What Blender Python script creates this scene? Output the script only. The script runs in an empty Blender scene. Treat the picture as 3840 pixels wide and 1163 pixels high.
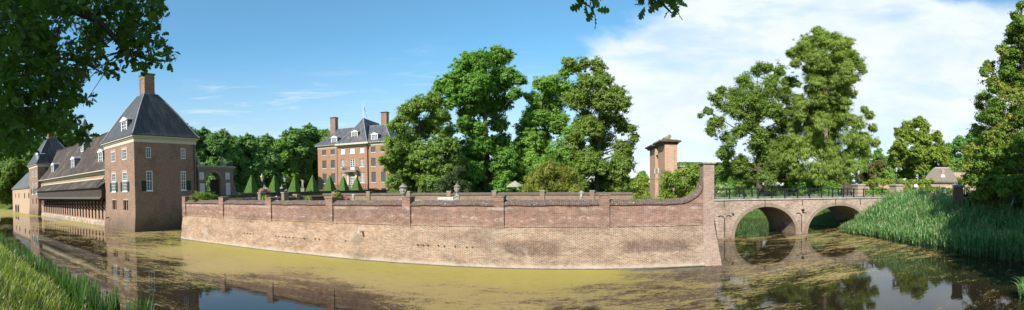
import bpy, math, random
import numpy as np
from mathutils import Vector, Matrix
R = math.radians
SC = bpy.context.scene
COL = SC.collection
rng = np.random.default_rng(7)
random.seed(7)

# ------------------------------------------------------------------ survey: photo pixel (3840 wide) -> place
F, H0, TA, TB, HC = 1563.68, 732.67, .0109, .0213, 5.0
_Ri = np.linalg.inv(np.array([[1, 0, -TA], [0, 1, -TB], [TA, TB, 1.]]))
def ray(x, y):
    th = (x-1920)/F
    return _Ri @ np.array([math.sin(th), math.cos(th), (H0-y)/F])
def gnd(x, y, z=0.):
    d = ray(x, y); t = (z-HC)/d[2]
    return np.array([d[0]*t, d[1]*t, z])
def at(x, y, d):
    r = ray(x, y); t = d/math.hypot(r[0], r[1])
    return np.array([r[0]*t, r[1]*t, r[2]*t+HC])
class Fr:
    """a surveyed building line: local x along it to the right, local y away from the moat bank"""
    def __init__(s, phi, p, s0):
        s.phi, s.p, s.s0 = phi, p, s0
        s.sn, s.cs = math.sin(R(phi)), math.cos(R(phi))
        s.o = s.w(0, 0, 0); 
    def w(s, x, y, z):
        a, b = s.s0+x, s.p+y
        return Vector((a*s.cs+b*s.sn, -a*s.sn+b*s.cs, z))
    def hit(s, px, py, dp=0.):
        d = ray(px, py); t = (s.p+dp)/(d[0]*s.sn+d[1]*s.cs)
        q = d*t
        return q[0]*s.cs-q[1]*s.sn-s.s0, q[2]+HC
    def hitx(s, px, py, lx=0.):
        d = ray(px, py); t = (s.s0+lx)/(d[0]*s.cs-d[1]*s.sn)
        q = d*t
        return q[0]*s.sn+q[1]*s.cs-s.p, q[2]+HC
    def loc(s, P):
        return (P[0]*s.cs-P[1]*s.sn-s.s0, P[0]*s.sn+P[1]*s.cs-s.p, P[2])

# ------------------------------------------------------------------ objects
def thing(name, label, cat, loc=(0, 0, 0), rotz=0., group=None):
    o = bpy.data.objects.new(name, None); COL.objects.link(o)
    o.empty_display_size = .3
    o.location = loc; o.rotation_euler = (0, 0, rotz)
    return tag(o, label, cat, group)
def tag(o, label=None, cat=None, group=None, kind=None):
    if label: o['label'] = label
    if cat: o['category'] = cat
    if group: o['group'] = group
    if kind: o['kind'] = kind
    return o
def frthing(fr, name, label, cat, group=None):
    return thing(name, label, cat, fr.o, -R(fr.phi), group)
def dup(root, loc, rotz, label=None, scale=None):
    r = root.copy(); COL.objects.link(r); r.location = loc; r.rotation_euler = (0, 0, rotz)
    if scale is not None: r.scale = (scale,)*3 if not hasattr(scale, '__len__') else scale
    if label: r['label'] = label
    for ch in list(root.children):
        c = ch.copy(); COL.objects.link(c); c.parent = r
        for g in list(ch.children):
            d = g.copy(); COL.objects.link(d); d.parent = c
    return r

class MB:
    def __init__(s): s.v = []; s.f = []
    def add(s, vs, fs):
        k = len(s.v); s.v += [tuple(map(float, q)) for q in vs]; s.f += [tuple(i+k for i in f) for f in fs]; return s
    def quad(s, *p): return s.add(p, [tuple(range(len(p)))])
    def box(s, x0, x1, y0, y1, z0, z1):
        vs = [(x, y, z) for z in (z0, z1) for y in (y0, y1) for x in (x0, x1)]
        return s.add(vs, [(0, 2, 3, 1), (4, 5, 7, 6), (0, 1, 5, 4), (2, 6, 7, 3), (0, 4, 6, 2), (1, 3, 7, 5)])
    def frustum(s, r0, z0, r1, z1, cap=True):
        """r = (x0,x1,y0,y1)"""
        def ring(r, z): return [(r[0], r[2], z), (r[1], r[2], z), (r[1], r[3], z), (r[0], r[3], z)]
        fs = [(0, 1, 5, 4), (1, 2, 6, 5), (2, 3, 7, 6), (3, 0, 4, 7)]
        if cap: fs += [(3, 2, 1, 0), (4, 5, 6, 7)]
        return s.add(ring(r0, z0)+ring(r1, z1), fs)
    def rings(s, rs, cap=True):
        """stack of rectangles (x0,x1,y0,y1,z)"""
        vs = []; fs = []
        for r in rs: vs += [(r[0], r[2], r[4]), (r[1], r[2], r[4]), (r[1], r[3], r[4]), (r[0], r[3], r[4])]
        for i in range(len(rs)-1):
            for k in range(4):
                a, b = 4*i+k, 4*i+(k+1) % 4; fs.append((a, b, b+4, a+4))
        if cap: fs += [(3, 2, 1, 0), tuple(len(vs)-4+k for k in range(4))]
        return s.add(vs, fs)
    def tube(s, pts, r, n=6):
        pts = [Vector(p) for p in pts]; m = len(pts)
        rr = [r]*m if not hasattr(r, '__len__') else r
        vs = []; fs = []
        for i, p in enumerate(pts):
            t = (pts[min(i+1, m-1)]-pts[max(i-1, 0)]); t = t.normalized() if t.length > 1e-9 else Vector((0, 0, 1))
            u = t.cross(Vector((0, 0, 1)) if abs(t.z) < .9 else Vector((1, 0, 0))).normalized(); w = t.cross(u)
            for k in range(n):
                a = 2*math.pi*k/n; vs.append(p+rr[i]*(math.cos(a)*u+math.sin(a)*w))
        for i in range(m-1):
            for k in range(n):
                a, b = i*n+k, i*n+(k+1) % n; fs.append((a, a+n, b+n, b))
        fs += [tuple(range(n)), tuple(reversed([(m-1)*n+k for k in range(n)]))]
        return s.add(vs, fs)
    def bar(s, a, b, w, h=None):
        return s.tube([a, b], w*.707, 4)
    def lathe(s, prof, c=(0, 0, 0), n=16, sx=1., sy=1.):
        vs = []; fs = []
        for r, z in prof:
            for k in range(n):
                a = 2*math.pi*k/n; vs.append((c[0]+sx*r*math.cos(a), c[1]+sy*r*math.sin(a), c[2]+z))
        for i in range(len(prof)-1):
            for k in range(n):
                a, b = i*n+k, i*n+(k+1) % n; fs.append((a, b, b+n, a+n))
        fs += [tuple(reversed(range(n))), tuple((len(prof)-1)*n+k for k in range(n))]
        return s.add(vs, fs)
    def prism(s, poly, f0, f1):
        """poly 2d; f0/f1 map (a,b)->xyz for the two ends"""
        n = len(poly)
        return s.add([f0(*q) for q in poly]+[f1(*q) for q in poly],
                     [tuple(range(n)), tuple(reversed(range(n, 2*n)))]+[(i, i+n, (i+1) % n+n, (i+1) % n) for i in range(n)])
    def wall(s, m, u0, u1, z0, z1, holes=(), dep=.18, arch=()):
        """facade with real openings; m(u, out, z) -> xyz"""
        us = sorted({u0, u1, *[h[0] for h in holes], *[h[1] for h in holes]})
        zs = sorted({z0, z1, *[h[2] for h in holes], *[h[3] for h in holes]})
        for i in range(len(us)-1):
            for j in range(len(zs)-1):
                cu, cz = (us[i]+us[i+1])/2, (zs[j]+zs[j+1])/2
                if any(h[0] < cu < h[1] and h[2] < cz < h[3] for h in holes): continue
                s.quad(m(us[i], 0, zs[j]), m(us[i+1], 0, zs[j]), m(us[i+1], 0, zs[j+1]), m(us[i], 0, zs[j+1]))
        for a, b, c, d in holes:
            s.quad(m(a, 0, c), m(a, 0, d), m(a, -dep, d), m(a, -dep, c)); s.quad(m(b, 0, c), m(b, -dep, c), m(b, -dep, d), m(b, 0, d))
            s.quad(m(a, 0, c), m(a, -dep, c), m(b, -dep, c), m(b, 0, c)); s.quad(m(a, 0, d), m(b, 0, d), m(b, -dep, d), m(a, -dep, d))
        return s
    def mbox(s, m, u0, u1, w0, w1, z0, z1):
        vs = [m(u, w, z) for z in (z0, z1) for w in (w0, w1) for u in (u0, u1)]
        return s.add(vs, [(0, 2, 3, 1), (4, 5, 7, 6), (0, 1, 5, 4), (2, 6, 7, 3), (0, 4, 6, 2), (1, 3, 7, 5)])
    def build(s, name, mat, parent=None, smooth=False, weld=False):
        if weld:
            ix = {}; mp = [ix.setdefault(tuple(round(q, 4) for q in p), i) for i, p in enumerate(s.v)]; us = sorted(set(mp)); nw = {o_: i for i, o_ in enumerate(us)}
            s.v = [s.v[i] for i in us]; s.f = [tuple(nw[mp[i]] for i in f) for f in s.f]; s.f = [f for f in s.f if len(set(f)) == len(f)]
        me = bpy.data.meshes.new(name); me.from_pydata(s.v, [], s.f); 
        if mat: me.materials.append(mat)
        boxuv(me)
        if smooth:
            for p in me.polygons: p.use_smooth = True
        o = bpy.data.objects.new(name, me); COL.objects.link(o)
        if parent is not None: o.parent = parent
        return o
def boxuv(me):
    nl = len(me.loops); npoly = len(me.polygons)
    if not nl: return
    uv = me.uv_layers.new(name='UVMap')
    co = np.empty(len(me.vertices)*3); me.vertices.foreach_get('co', co); co = co.reshape(-1, 3)
    li = np.empty(nl, np.int32); me.loops.foreach_get('vertex_index', li)
    nm = np.empty(npoly*3); me.polygons.foreach_get('normal', nm); nm = np.abs(nm.reshape(-1, 3))
    tot = np.empty(npoly, np.int32); me.polygons.foreach_get('loop_total', tot)
    ax = np.repeat(np.where((nm[:, 2] > nm[:, 0]) & (nm[:, 2] > nm[:, 1]) & (nm[:, 2] > .93), 2, np.where(nm[:, 0] > nm[:, 1], 0, 1)), tot)
    P = co[li]
    u = np.where(ax == 0, P[:, 1], P[:, 0]); v = np.where(ax == 2, P[:, 1], P[:, 2])
    uv.data.foreach_set('uv', np.stack([u, v], 1).astype(np.float32).ravel())
def npmesh(name, V, Fq, mat, parent=None, tint=None):
    """V (n,3), Fq (m,4)"""
    me = bpy.data.meshes.new(name); n, m, k = len(V), len(Fq), Fq.shape[1]
    me.vertices.add(n); me.vertices.foreach_set('co', V.astype(np.float32).ravel())
    me.loops.add(m*k); me.loops.foreach_set('vertex_index', Fq.astype(np.int32).ravel())
    me.polygons.add(m); me.polygons.foreach_set('loop_start', np.arange(0, m*k, k, dtype=np.int32))
    me.update(calc_edges=True)
    if tint is not None:
        a = me.attributes.new('tint', 'FLOAT', 'FACE'); a.data.foreach_set('value', tint.astype(np.float32))
    me.materials.append(mat)
    o = bpy.data.objects.new(name, me); COL.objects.link(o)
    if parent is not None: o.parent = parent
    return o

# ------------------------------------------------------------------ materials
class NT:
    def __init__(s, name):
        s.m = bpy.data.materials.new(name); s.m.use_nodes = True
        s.t = s.m.node_tree; s.t.nodes.clear(); s.out = s.n('ShaderNodeOutputMaterial')
    def n(s, typ, **kw):
        x = s.t.nodes.new(typ)
        for k, v in kw.items():
            if k in x.inputs.keys() if isinstance(k, str) else False: s.set(x.inputs[k], v)
            else: setattr(x, k, v)
        return x
    def set(s, sock, v):
        if isinstance(v, bpy.types.NodeSocket): s.t.links.new(v, sock)
        elif isinstance(v, (tuple, list)) and len(v) == 3 and sock.type == 'RGBA': sock.default_value = (*v, 1)
        else: sock.default_value = v
    def coord(s, which='Object'): return s.n('ShaderNodeTexCoord').outputs[which]
    def map(s, vec, scale=(1, 1, 1), loc=(0, 0, 0), rot=(0, 0, 0)):
        x = s.n('ShaderNodeMapping'); s.set(x.inputs['Vector'], vec); x.inputs['Scale'].default_value = scale
        x.inputs['Location'].default_value = loc; x.inputs['Rotation'].default_value = rot; return x.outputs[0]
    def noise(s, vec, scale, detail=4, rough=.55, dist=0.):
        x = s.n('ShaderNodeTexNoise'); s.set(x.inputs['Vector'], vec); x.inputs['Scale'].default_value = scale
        x.inputs['Detail'].default_value = detail; x.inputs['Roughness'].default_value = rough; x.inputs['Distortion'].default_value = dist
        return x.outputs[0]
    def mix(s, f, a, b, mode='MIX'):
        x = s.n('ShaderNodeMix', data_type='RGBA', blend_type=mode)
        s.set(x.inputs[0], f); s.set(x.inputs[6], a); s.set(x.inputs[7], b); return x.outputs[2]
    def math(s, op, a, b=0., c=0., clamp=False):
        x = s.n('ShaderNodeMath', operation=op); x.use_clamp = clamp
        s.set(x.inputs[0], a); s.set(x.inputs[1], b); s.set(x.inputs[2], c); return x.outputs[0]
    def ramp(s, f, a, b, lo=0., hi=1.):
        x = s.n('ShaderNodeMapRange'); x.interpolation_type = 'SMOOTHSTEP'
        s.set(x.inputs[0], f); x.inputs[1].default_value = a; x.inputs[2].default_value = b
        x.inputs[3].default_value = lo; x.inputs[4].default_value = hi; return x.outputs[0]
    def sep(s, v): 
        x = s.n('ShaderNodeSeparateXYZ'); s.set(x.inputs[0], v); return x.outputs
    def bump(s, h, strength=.3, dist=.02):
        x = s.n('ShaderNodeBump'); s.set(x.inputs['Height'], h); x.inputs['Strength'].default_value = strength; x.inputs['Distance'].default_value = dist
        return x.outputs[0]
    def bsdf(s, col, rough=.8, normal=None, spec=.3, metal=0.):
        x = s.n('ShaderNodeBsdfPrincipled'); s.set(x.inputs['Base Color'], col); s.set(x.inputs['Roughness'], rough)
        x.inputs['Specular IOR Level'].default_value = spec; x.inputs['Metallic'].default_value = metal
        if normal is not None: s.set(x.inputs['Normal'], normal)
        return x.outputs[0]
    def wobble(s, uv, amt=.05):
        x = s.n('ShaderNodeTexNoise'); s.set(x.inputs['Vector'], uv); x.inputs['Scale'].default_value = .9; x.inputs['Detail'].default_value = 3
        m = s.n('ShaderNodeVectorMath', operation='MULTIPLY_ADD'); s.set(m.inputs[0], x.outputs['Color']); m.inputs[1].default_value = (amt*1.5, amt, 0); s.set(m.inputs[2], uv)
        return m.outputs[0]
    def done(s, shader): s.t.links.new(shader, s.out.inputs[0]); return s.m

def plain(name, c, rough=.6, var=.25, sc=3., spec=.3, metal=0.):
    k = NT(name); o = k.coord()
    f = k.noise(o, sc, 5, .6)
    col = k.mix(k.ramp(f, .3, .7), tuple(q*(1-var) for q in c), tuple(min(1, q*(1+var)) for q in c))
    return k.done(k.bsdf(col, rough, None, spec, metal))

def brick(name, c1, c2, mortar, dirt=.35, pale=.2, rise=None, msize=.011, zdark=None, c3=None):
    k = NT(name); uv = k.coord('UV'); o = k.coord()
    uv = k.wobble(uv)
    b = k.n('ShaderNodeTexBrick'); k.set(b.inputs['Vector'], uv)
    b.inputs['Scale'].default_value = 1; b.inputs['Brick Width'].default_value = .22; b.inputs['Row Height'].default_value = .066
    b.inputs['Mortar Size'].default_value = msize; b.inputs['Mortar Smooth'].default_value = .2; b.inputs['Bias'].default_value = 0
    k.set(b.inputs['Color1'], c1); k.set(b.inputs['Color2'], c2); k.set(b.inputs['Mortar'], mortar)
    col = b.outputs['Color']
    if c3 is not None:
        col = k.mix(k.ramp(k.noise(o, .35, 5, .6), .42, .68, 0, .75), col, c3)
    n1 = k.noise(o, .55, 6, .65); n2 = k.noise(o, 2.6, 5, .7)
    col = k.mix(k.ramp(n1, .45, .72, 0, dirt), col, tuple(q*.35 for q in c1))
    col = k.mix(k.ramp(n2, .52, .78, 0, pale), col, tuple(min(1, q*1.25) for q in mortar))
    if zdark is not None:          # wet, mossy foot of a wall that stands in the moat
        z = k.sep(o)[2]
        m = k.math('SUBTRACT', z, k.math('MULTIPLY', k.math('SUBTRACT', k.noise(o, .7, 4), .5), 2.6))
        col = k.mix(k.ramp(m, zdark[0], zdark[1], zdark[2], 0), col, zdark[3])
    nb = k.bump(b.outputs['Fac'], .4, -.008)
    return k.done(k.bsdf(col, .85, nb, .2))

def slate(name, c, rowh=.16, w=.28, streak=.35):
    k = NT(name); uv = k.coord('UV'); o = k.coord()
    b = k.n('ShaderNodeTexBrick'); k.set(b.inputs['Vector'], uv); b.inputs['Scale'].default_value = 1
    b.inputs['Brick Width'].default_value = w; b.inputs['Row Height'].default_value = rowh; b.inputs['Mortar Size'].default_value = .012
    k.set(b.inputs['Color1'], c); k.set(b.inputs['Color2'], tuple(q*1.35 for q in c)); k.set(b.inputs['Mortar'], tuple(q*.4 for q in c))
    st = k.noise(k.map(uv, (1.3, .25, 1)), 1.6, 6, .7)
    col = k.mix(k.ramp(st, .4, .75, 0, streak), b.outputs['Color'], (.28, .27, .25))
    return k.done(k.bsdf(col, k.ramp(st, .3, .8, .5, .7), k.bump(b.outputs['Fac'], .3, -.01), .28))

def pantile(name, c):
    k = NT(name); uv = k.coord('UV'); o = k.coord(); s = k.sep(uv)
    wv = k.n('ShaderNodeTexWave', wave_type='BANDS', bands_direction='X'); k.set(wv.inputs['Vector'], uv)
    wv.inputs['Scale'].default_value = 1.35; wv.inputs['Distortion'].default_value = .6; wv.inputs['Detail'].default_value = 1
    n = k.noise(k.map(uv, (4, 1.2, 1)), 1.5, 5, .75); n2 = k.noise(o, .35, 4)
    col = k.mix(k.ramp(n, .36, .66), tuple(q*.4 for q in c), tuple(q*1.7 for q in c))
    col = k.mix(k.ramp(n2, .45, .7, 0, .5), col, (.16, .13, .1))
    return k.done(k.bsdf(col, .8, k.bump(wv.outputs[1], .8, .06), .25))

def leafmat(name, dark, light, trans=.43, rough=.55):
    k = NT(name)
    a = k.n('ShaderNodeAttribute'); a.attribute_name = 'tint'
    col = k.mix(a.outputs['Fac'], dark, light)
    d = k.bsdf(col, rough, None, .35)
    t = k.n('ShaderNodeBsdfTranslucent'); k.set(t.inputs[0], k.mix(1., col, (1.25, 1.35, .55), 'MULTIPLY'))
    x = k.n('ShaderNodeMixShader'); x.inputs[0].default_value = trans
    k.t.links.new(d, x.inputs[1]); k.t.links.new(t.outputs[0], x.inputs[2])
    return k.done(x.outputs[0])

M = {}
M['tower'] = brick('tower_brick', (.12, .062, .042), (.275, .15, .1), (.35, .265, .195), .3, .12, zdark=(-.2, 3.0, .55, (.05, .045, .028)))
M['stable'] = brick('stable_brick', (.2, .105, .068), (.36, .2, .135), (.4, .3, .22), .2, .2)
M['wing'] = brick('wing_brick', (.3, .19, .125), (.42, .29, .2), (.46, .36, .27), .12, .2)
M['manor'] = brick('manor_brick', (.25, .115, .062), (.36, .19, .11), (.36, .25, .17), .2, .08)
M['brick'] = brick('garden_brick', (.13, .075, .05), (.26, .16, .11), (.32, .26, .2), .4, .25)
M['gateb'] = brick('folly_brick', (.28, .13, .07), (.44, .22, .13), (.5, .39, .29), .2, .2, msize=.014)
M['bridge'] = brick('bridge_brick', (.105, .07, .054), (.42, .29, .215), (.48, .395, .32), .4, .4, zdark=(-.1, 1.0, .6, (.11, .09, .06)))
M['arch'] = brick('soffit_brick', (.12, .085, .06), (.2, .14, .1), (.25, .2, .16), .5, .3)
M['darkbrick'] = brick('dark_and_shaded_brick', (.06, .042, .032), (.11, .078, .056), (.14, .115, .09), .5, .15)  # dark brick; on garden side walls and the stub, shade put into the colour
M['slate'] = slate('slate', (.042, .042, .044), streak=.22)
M['slate2'] = slate('manor_slate', (.06, .062, .068), streak=.5)
M['tile'] = pantile('old_pantile', (.05, .038, .031))
M['coping'] = None
M['cream'] = plain('cream_paint', (.5, .455, .345), .5, .08)
M['white'] = plain('white_paint', (.74, .73, .7), .5, .05)
M['stone'] = plain('weathered_stone', (.3, .275, .225), .8, .35, 6.)
M['marble'] = plain('pale_marble', (.5, .5, .5), .5, .12, 2.)
M['capst'] = plain('mossy_cap_stone', (.17, .145, .11), .9, .45, 7.)
M['lichen'] = plain('lichened_stone', (.22, .175, .10), .9, .45, 8.)
M['lead'] = plain('lead', (.2, .22, .24), .5, .25)
M['board'] = None
M['green'] = plain('dark_green_paint', (.012, .026, .022), .35, .2)
M['grey'] = plain('grey_shutter', (.07, .075, .08), .5, .15, 8.)
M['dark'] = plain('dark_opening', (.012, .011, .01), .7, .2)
M['iron'] = plain('black_iron', (.012, .013, .015), .4, .3, 8., .5)
M['blackwood'] = plain('tarred_wood', (.022, .018, .015), .7, .4, 5.)
M['redwood'] = plain('dark_red_shutter', (.09, .03, .02), .6, .3)
M['gold'] = plain('gilding', (.6, .45, .12), .35, .1, 3., .5, .8)
M['thatch'] = None
k = NT('window_glass'); M['glass'] = k.done(k.bsdf(k.mix(k.noise(k.coord(), 1.2), (.03, .035, .04), (.12, .13, .14)), .06, None, .6))
k = NT('lantern_glass'); M['lglass'] = k.done(k.bsdf((.5, .5, .48), .1, None, .6))
k = NT('tarred_boards'); o = k.coord(); s = k.sep(o)
wv = k.n('ShaderNodeTexWave', wave_type='BANDS', bands_direction='Z', wave_profile='SAW'); k.set(wv.inputs['Vector'], o); wv.inputs['Scale'].default_value = 1.1
st = k.noise(k.map(o, (.6, .6, 9)), 1.2, 5, .7)
col = k.mix(k.ramp(st, .3, .75), (.022, .017, .014), (.085, .06, .045))
M['board'] = k.done(k.bsdf(col, .65, k.bump(wv.outputs[1], .6, .03), .3))
k = NT('thatch'); o = k.coord()
st = k.noise(k.map(o, (5, 5, .8)), 2.2, 6, .8)
M['thatch'] = k.done(k.bsdf(k.mix(k.ramp(st, .3, .75), (.1, .08, .06), (.33, .28, .22)), .95, k.bump(st, .8, .08), .1))
k = NT('mossy_tile_coping'); o = k.coord(); uv = k.coord('UV')
n = k.noise(o, 9, 5, .75); sp = k.noise(o, 5.5, 3, .6)
wv = k.n('ShaderNodeTexWave', wave_type='BANDS', bands_direction='X'); k.set(wv.inputs['Vector'], uv); wv.inputs['Scale'].default_value = 2.6
col = k.mix(k.ramp(n, .3, .72), (.06, .044, .037), (.19, .135, .105))
col = k.mix(k.ramp(sp, .64, .72, 0, .85), col, (.42, .4, .34))
col = k.mix(k.ramp(k.noise(o, 1.3, 3), .55, .75, 0, .5), col, (.2, .15, .06))
M['coping'] = k.done(k.bsdf(col, .9, k.bump(wv.outputs[1], .6, .03), .2))

# front moat wall: stains keep to their own places on the brick (lime bloom, rebuilt patches, algae at the water)
k = NT('moat_wall_brick'); uv = k.wobble(k.coord('UV')); o = k.coord(); x, y, z = k.sep(o)[0], k.sep(o)[1], k.sep(o)[2]
b = k.n('ShaderNodeTexBrick'); k.set(b.inputs['Vector'], uv); b.inputs['Scale'].default_value = 1
b.inputs['Brick Width'].default_value = .23; b.inputs['Row Height'].default_value = .068; b.inputs['Mortar Size'].default_value = .012; b.inputs['Mortar Smooth'].default_value = .1
big = k.noise(o, .22, 5, .6); mid = k.noise(o, .9, 6, .7); fine = k.noise(o, 5, 5, .8)
left = k.ramp(k.math('ADD', x, k.math('MULTIPLY', k.math('SUBTRACT', big, .5), 22)), -20, -4)
up = k.ramp(k.math('ADD', z, k.math('MULTIPLY', k.math('SUBTRACT', mid, .5), .35)), 2.5, 2.72)
k.set(b.inputs['Color1'], k.mix(up, k.mix(left, (.185, .1, .06), (.115, .07, .05)), (.125, .06, .045))); k.set(b.inputs['Color2'], k.mix(up, k.mix(left, (.43, .245, .145), (.335, .205, .142)), (.325, .155, .11)))
k.set(b.inputs['Mortar'], k.mix(up, (.45, .375, .28), (.35, .265, .215)))
col = b.outputs['Color']
patch = k.noise(k.map(o, (.13, .13, .42), (3.1, 0, .4)), 1.5, 5, .62)
pm = k.math('MULTIPLY', k.ramp(patch, .47, .6, 0, .55), k.math('MULTIPLY', k.ramp(mid, .28, .6, .4, 1), k.ramp(k.noise(o, 9, 3, .8), .38, .6, .35, 1)))
def rectm(x0, x1, z0, z1, s=.35):      # older dark brickwork kept when the rest was repointed
    xx = k.math('ADD', x, k.math('MULTIPLY', k.math('SUBTRACT', mid, .5), .8)); zz = k.math('ADD', z, k.math('MULTIPLY', k.math('SUBTRACT', fine, .5), .25))
    return k.math('MULTIPLY', k.math('MULTIPLY', k.ramp(xx, x0-s, x0+s), k.ramp(xx, x1-s, x1+s, 1, 0)), k.math('MULTIPLY', k.ramp(zz, z0-.12, z0+.12), k.ramp(zz, z1-.3, z1+.3, 1, 0)))
pr = k.math('MULTIPLY', k.math('ADD', rectm(-5.6, -1.9, .75, 1.7), rectm(2.0, 6.0, .98, 1.75), clamp=True), k.math('MULTIPLY', k.ramp(mid, .25, .5, .5, .85), k.ramp(k.noise(o, 9, 3, .8), .36, .58, .5, 1)))
pm = k.math('MAXIMUM', pm, pr)
col = k.mix(pm, col, k.mix(b.outputs['Fac'], (.085, .05, .038), (.17, .12, .095)))
col = k.mix(k.math('MULTIPLY', k.ramp(fine, .52, .72, 0, .6), k.ramp(big, .3, .6, .4, 1)), col, (.07, .045, .036))
mo = k.noise(k.map(o, (1., 1., 1.5), (2, 5, 1)), 1.1, 7, .8)
col = k.mix(k.ramp(mo, .36, .6, .62, 0), col, k.mix(1., col, (.62, .55, .5), 'MULTIPLY'))
org = k.noise(k.map(o, (1., 1., 1.3), (9, 1, 4)), .7, 6, .75)
col = k.mix(k.math('MULTIPLY', k.ramp(org, .52, .66, 0, .6), k.math('SUBTRACT', 1., k.math('MULTIPLY', left, .6))), col, k.mix(1., col, (1.05, .86, .62), 'MULTIPLY'))
lp = k.noise(k.map(o, (.5, .5, .8), (7, 0, 2)), 1.3, 6, .72)
col = k.mix(k.math('MULTIPLY', k.ramp(lp, .54, .68, 0, .42), k.math('SUBTRACT', 1., k.math('MULTIPLY', up, .8))), col, (.44, .365, .29))
bz = k.math('ABSOLUTE', k.math('SUBTRACT', z, k.math('ADD', 3.02, k.math('MULTIPLY', k.math('SUBTRACT', big, .5), .6))))
bloom = k.math('MULTIPLY', k.ramp(bz, .03, .26, 1, 0), k.ramp(k.noise(k.map(o, (1.3, 1.3, 2.2)), 1.7, 7, .8), .5, .66))
col = k.mix(k.math('MULTIPLY', bloom, .7), col, (.52, .47, .43))
bz2 = k.ramp(k.math('ABSOLUTE', k.math('SUBTRACT', z, 3.62)), .02, .14, 1, 0)
col = k.mix(k.math('MULTIPLY', k.math('MULTIPLY', bz2, k.ramp(lp, .45, .6)), .4), col, (.5, .44, .4))
foot = k.ramp(k.math('ADD', z, k.math('MULTIPLY', k.math('SUBTRACT', mid, .5), .8)), .02, .42, .6, 0)
col = k.mix(foot, col, (.46, .41, .34))
wet = k.ramp(k.math('ADD', z, k.math('MULTIPLY', k.math('SUBTRACT', fine, .5), .12)), .02, .1, .85, 0)
col = k.mix(wet, col, (.05, .045, .028))
alg = k.math('MULTIPLY', k.ramp(k.math('ABSOLUTE', k.math('SUBTRACT', x, -15.6)), .1, .7, .5, 0), k.ramp(z, 1.3, 2.1, 1, 0))
col = k.mix(k.math('MULTIPLY', alg, k.ramp(mid, .3, .6)), col, (.12, .115, .075))
M['moat'] = k.done(k.bsdf(col, .88, k.bump(b.outputs['Fac'], .5, -.01), .2))

# ------------------------------------------------------------------ windows, dormers, chimneys
def mfront(y0=0.): return lambda u, w, z: (u, y0-w, z)
def mright(x0=0.): return lambda u, w, z: (x0+w, u, z)
def window(root, m, u0, u1, z0, z1, nu=2, nz=3, fr=.07, bar=.03, w=-.05, mat='white', trans=None, pane='glass', sill=None):
    f = MB(); d = .06
    f.mbox(m, u0, u0+fr, w-d, w, z0, z1); f.mbox(m, u1-fr, u1, w-d, w, z0, z1)
    f.mbox(m, u0+fr, u1-fr, w-d, w, z1-fr, z1); f.mbox(m, u0+fr, u1-fr, w-d, w, z0, z0+fr)
    for i in range(1, nu):
        u = u0+fr+(u1-u0-2*fr)*i/nu; bb = bar*(1.7 if nu % 2 == 0 and i == nu//2 else 1)
        f.mbox(m, u-bb/2, u+bb/2, w-d+.004, w-.004, z0+fr, z1-fr)
    for j in range(1, nz):
        z = z0+fr+(z1-z0-2*fr)*j/nz
        f.mbox(m, u0+fr, u1-fr, w-d+.006, w-.006, z-bar/2, z+bar/2)
    if trans: f.mbox(m, u0+fr, u1-fr, w-d+.002, w+.02, trans-.05, trans+.05)
    o = f.build('window', M[mat], root)
    MB().quad(m(u0+fr, w-.045, z0+fr), m(u1-fr, w-.045, z0+fr), m(u1-fr, w-.045, z1-fr), m(u0+fr, w-.045, z1-fr)).build('pane', M[pane], o)
    if sill: MB().mbox(m, u0-.08, u1+.08, -.1, .07, z0-.11, z0-.002).build('sill', M[sill], o)
    return o
def shutter(root, m, u0, u1, z0, z1, mat='green', w=.05):
    f = MB().mbox(m, u0, u1, .005, w, z0, z1)
    for k in range(2):
        a, b = z0+.08+(z1-z0)*.5*k, z0+(z1-z0)*.5*(k+1)-.08
        f.mbox(m, u0+.08, u1-.08, w, w+.015, a, b)
    return f.build('shutter', M[mat], root)
def dormer(root, m, uc, w, zb, zt, back, slope=None, roofm='lead', nu=2, nz=3, w0=0.):
    """gabled dormer standing on the roof; m(u, out, z); front at out=w0, running 'back' metres inward"""
    h = zt-zb; u0, u1 = uc-w/2, uc+w/2; ze = zt-.28*w
    d = MB().mbox(m, u0+.05, u1-.05, w0-back, w0-.14, zb, ze).build('dormer', M['lead'], root)
    f = MB(); f.mbox(m, u0-.02, u0+.16, w0-.14, w0+.02, zb, ze); f.mbox(m, u1-.16, u1+.02, w0-.14, w0+.02, zb, ze)
    f.mbox(m, u0+.16, u1-.16, w0-.14, w0, ze-.14, ze); f.mbox(m, u0+.16, u1-.16, w0-.14, w0+.03, zb, zb+.12)
    iu = (u1-u0-.32)
    for i in range(1, nu): f.mbox(m, u0+.16+iu*i/nu-.04, u0+.16+iu*i/nu+.04, w0-.1, w0-.02, zb+.12, ze-.14)
    for j in range(1, nz): f.mbox(m, u0+.16, u1-.16, w0-.1, w0-.035, zb+.12+(ze-zb-.26)*j/nz-.025, zb+.12+(ze-zb-.26)*j/nz+.025)
    f.build('dormer_window', M['white'], d)
    MB().quad(m(u0+.1, w0-.08, zb+.1), m(u1-.1, w0-.08, zb+.1), m(u1-.1, w0-.08, ze-.1), m(u0+.1, w0-.08, ze-.1)).build('pane', M['glass'], d)
    g = MB(); e = .2                                # pediment and little gable roof
    g.prism([(u0-e, ze), (u1+e, ze), (u1+e, ze+.13), (uc, zt+.06), (u0-e, ze+.13)], lambda a, b: m(a, w0+.14, b), lambda a, b: m(a, w0-.05, b))
    g.build('pediment', M['white'], d)
    g = MB(); g.prism([(u0-e-.03, ze+.02), (u1+e+.03, ze+.02), (u1+e+.03, ze+.15), (uc, zt+.12), (u0-e-.03, ze+.15)], lambda a, b: m(a, w0-.06, b), lambda a, b: m(a, w0-back-.5, b))
    g.build('dormer_roof', M[roofm], d)
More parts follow.
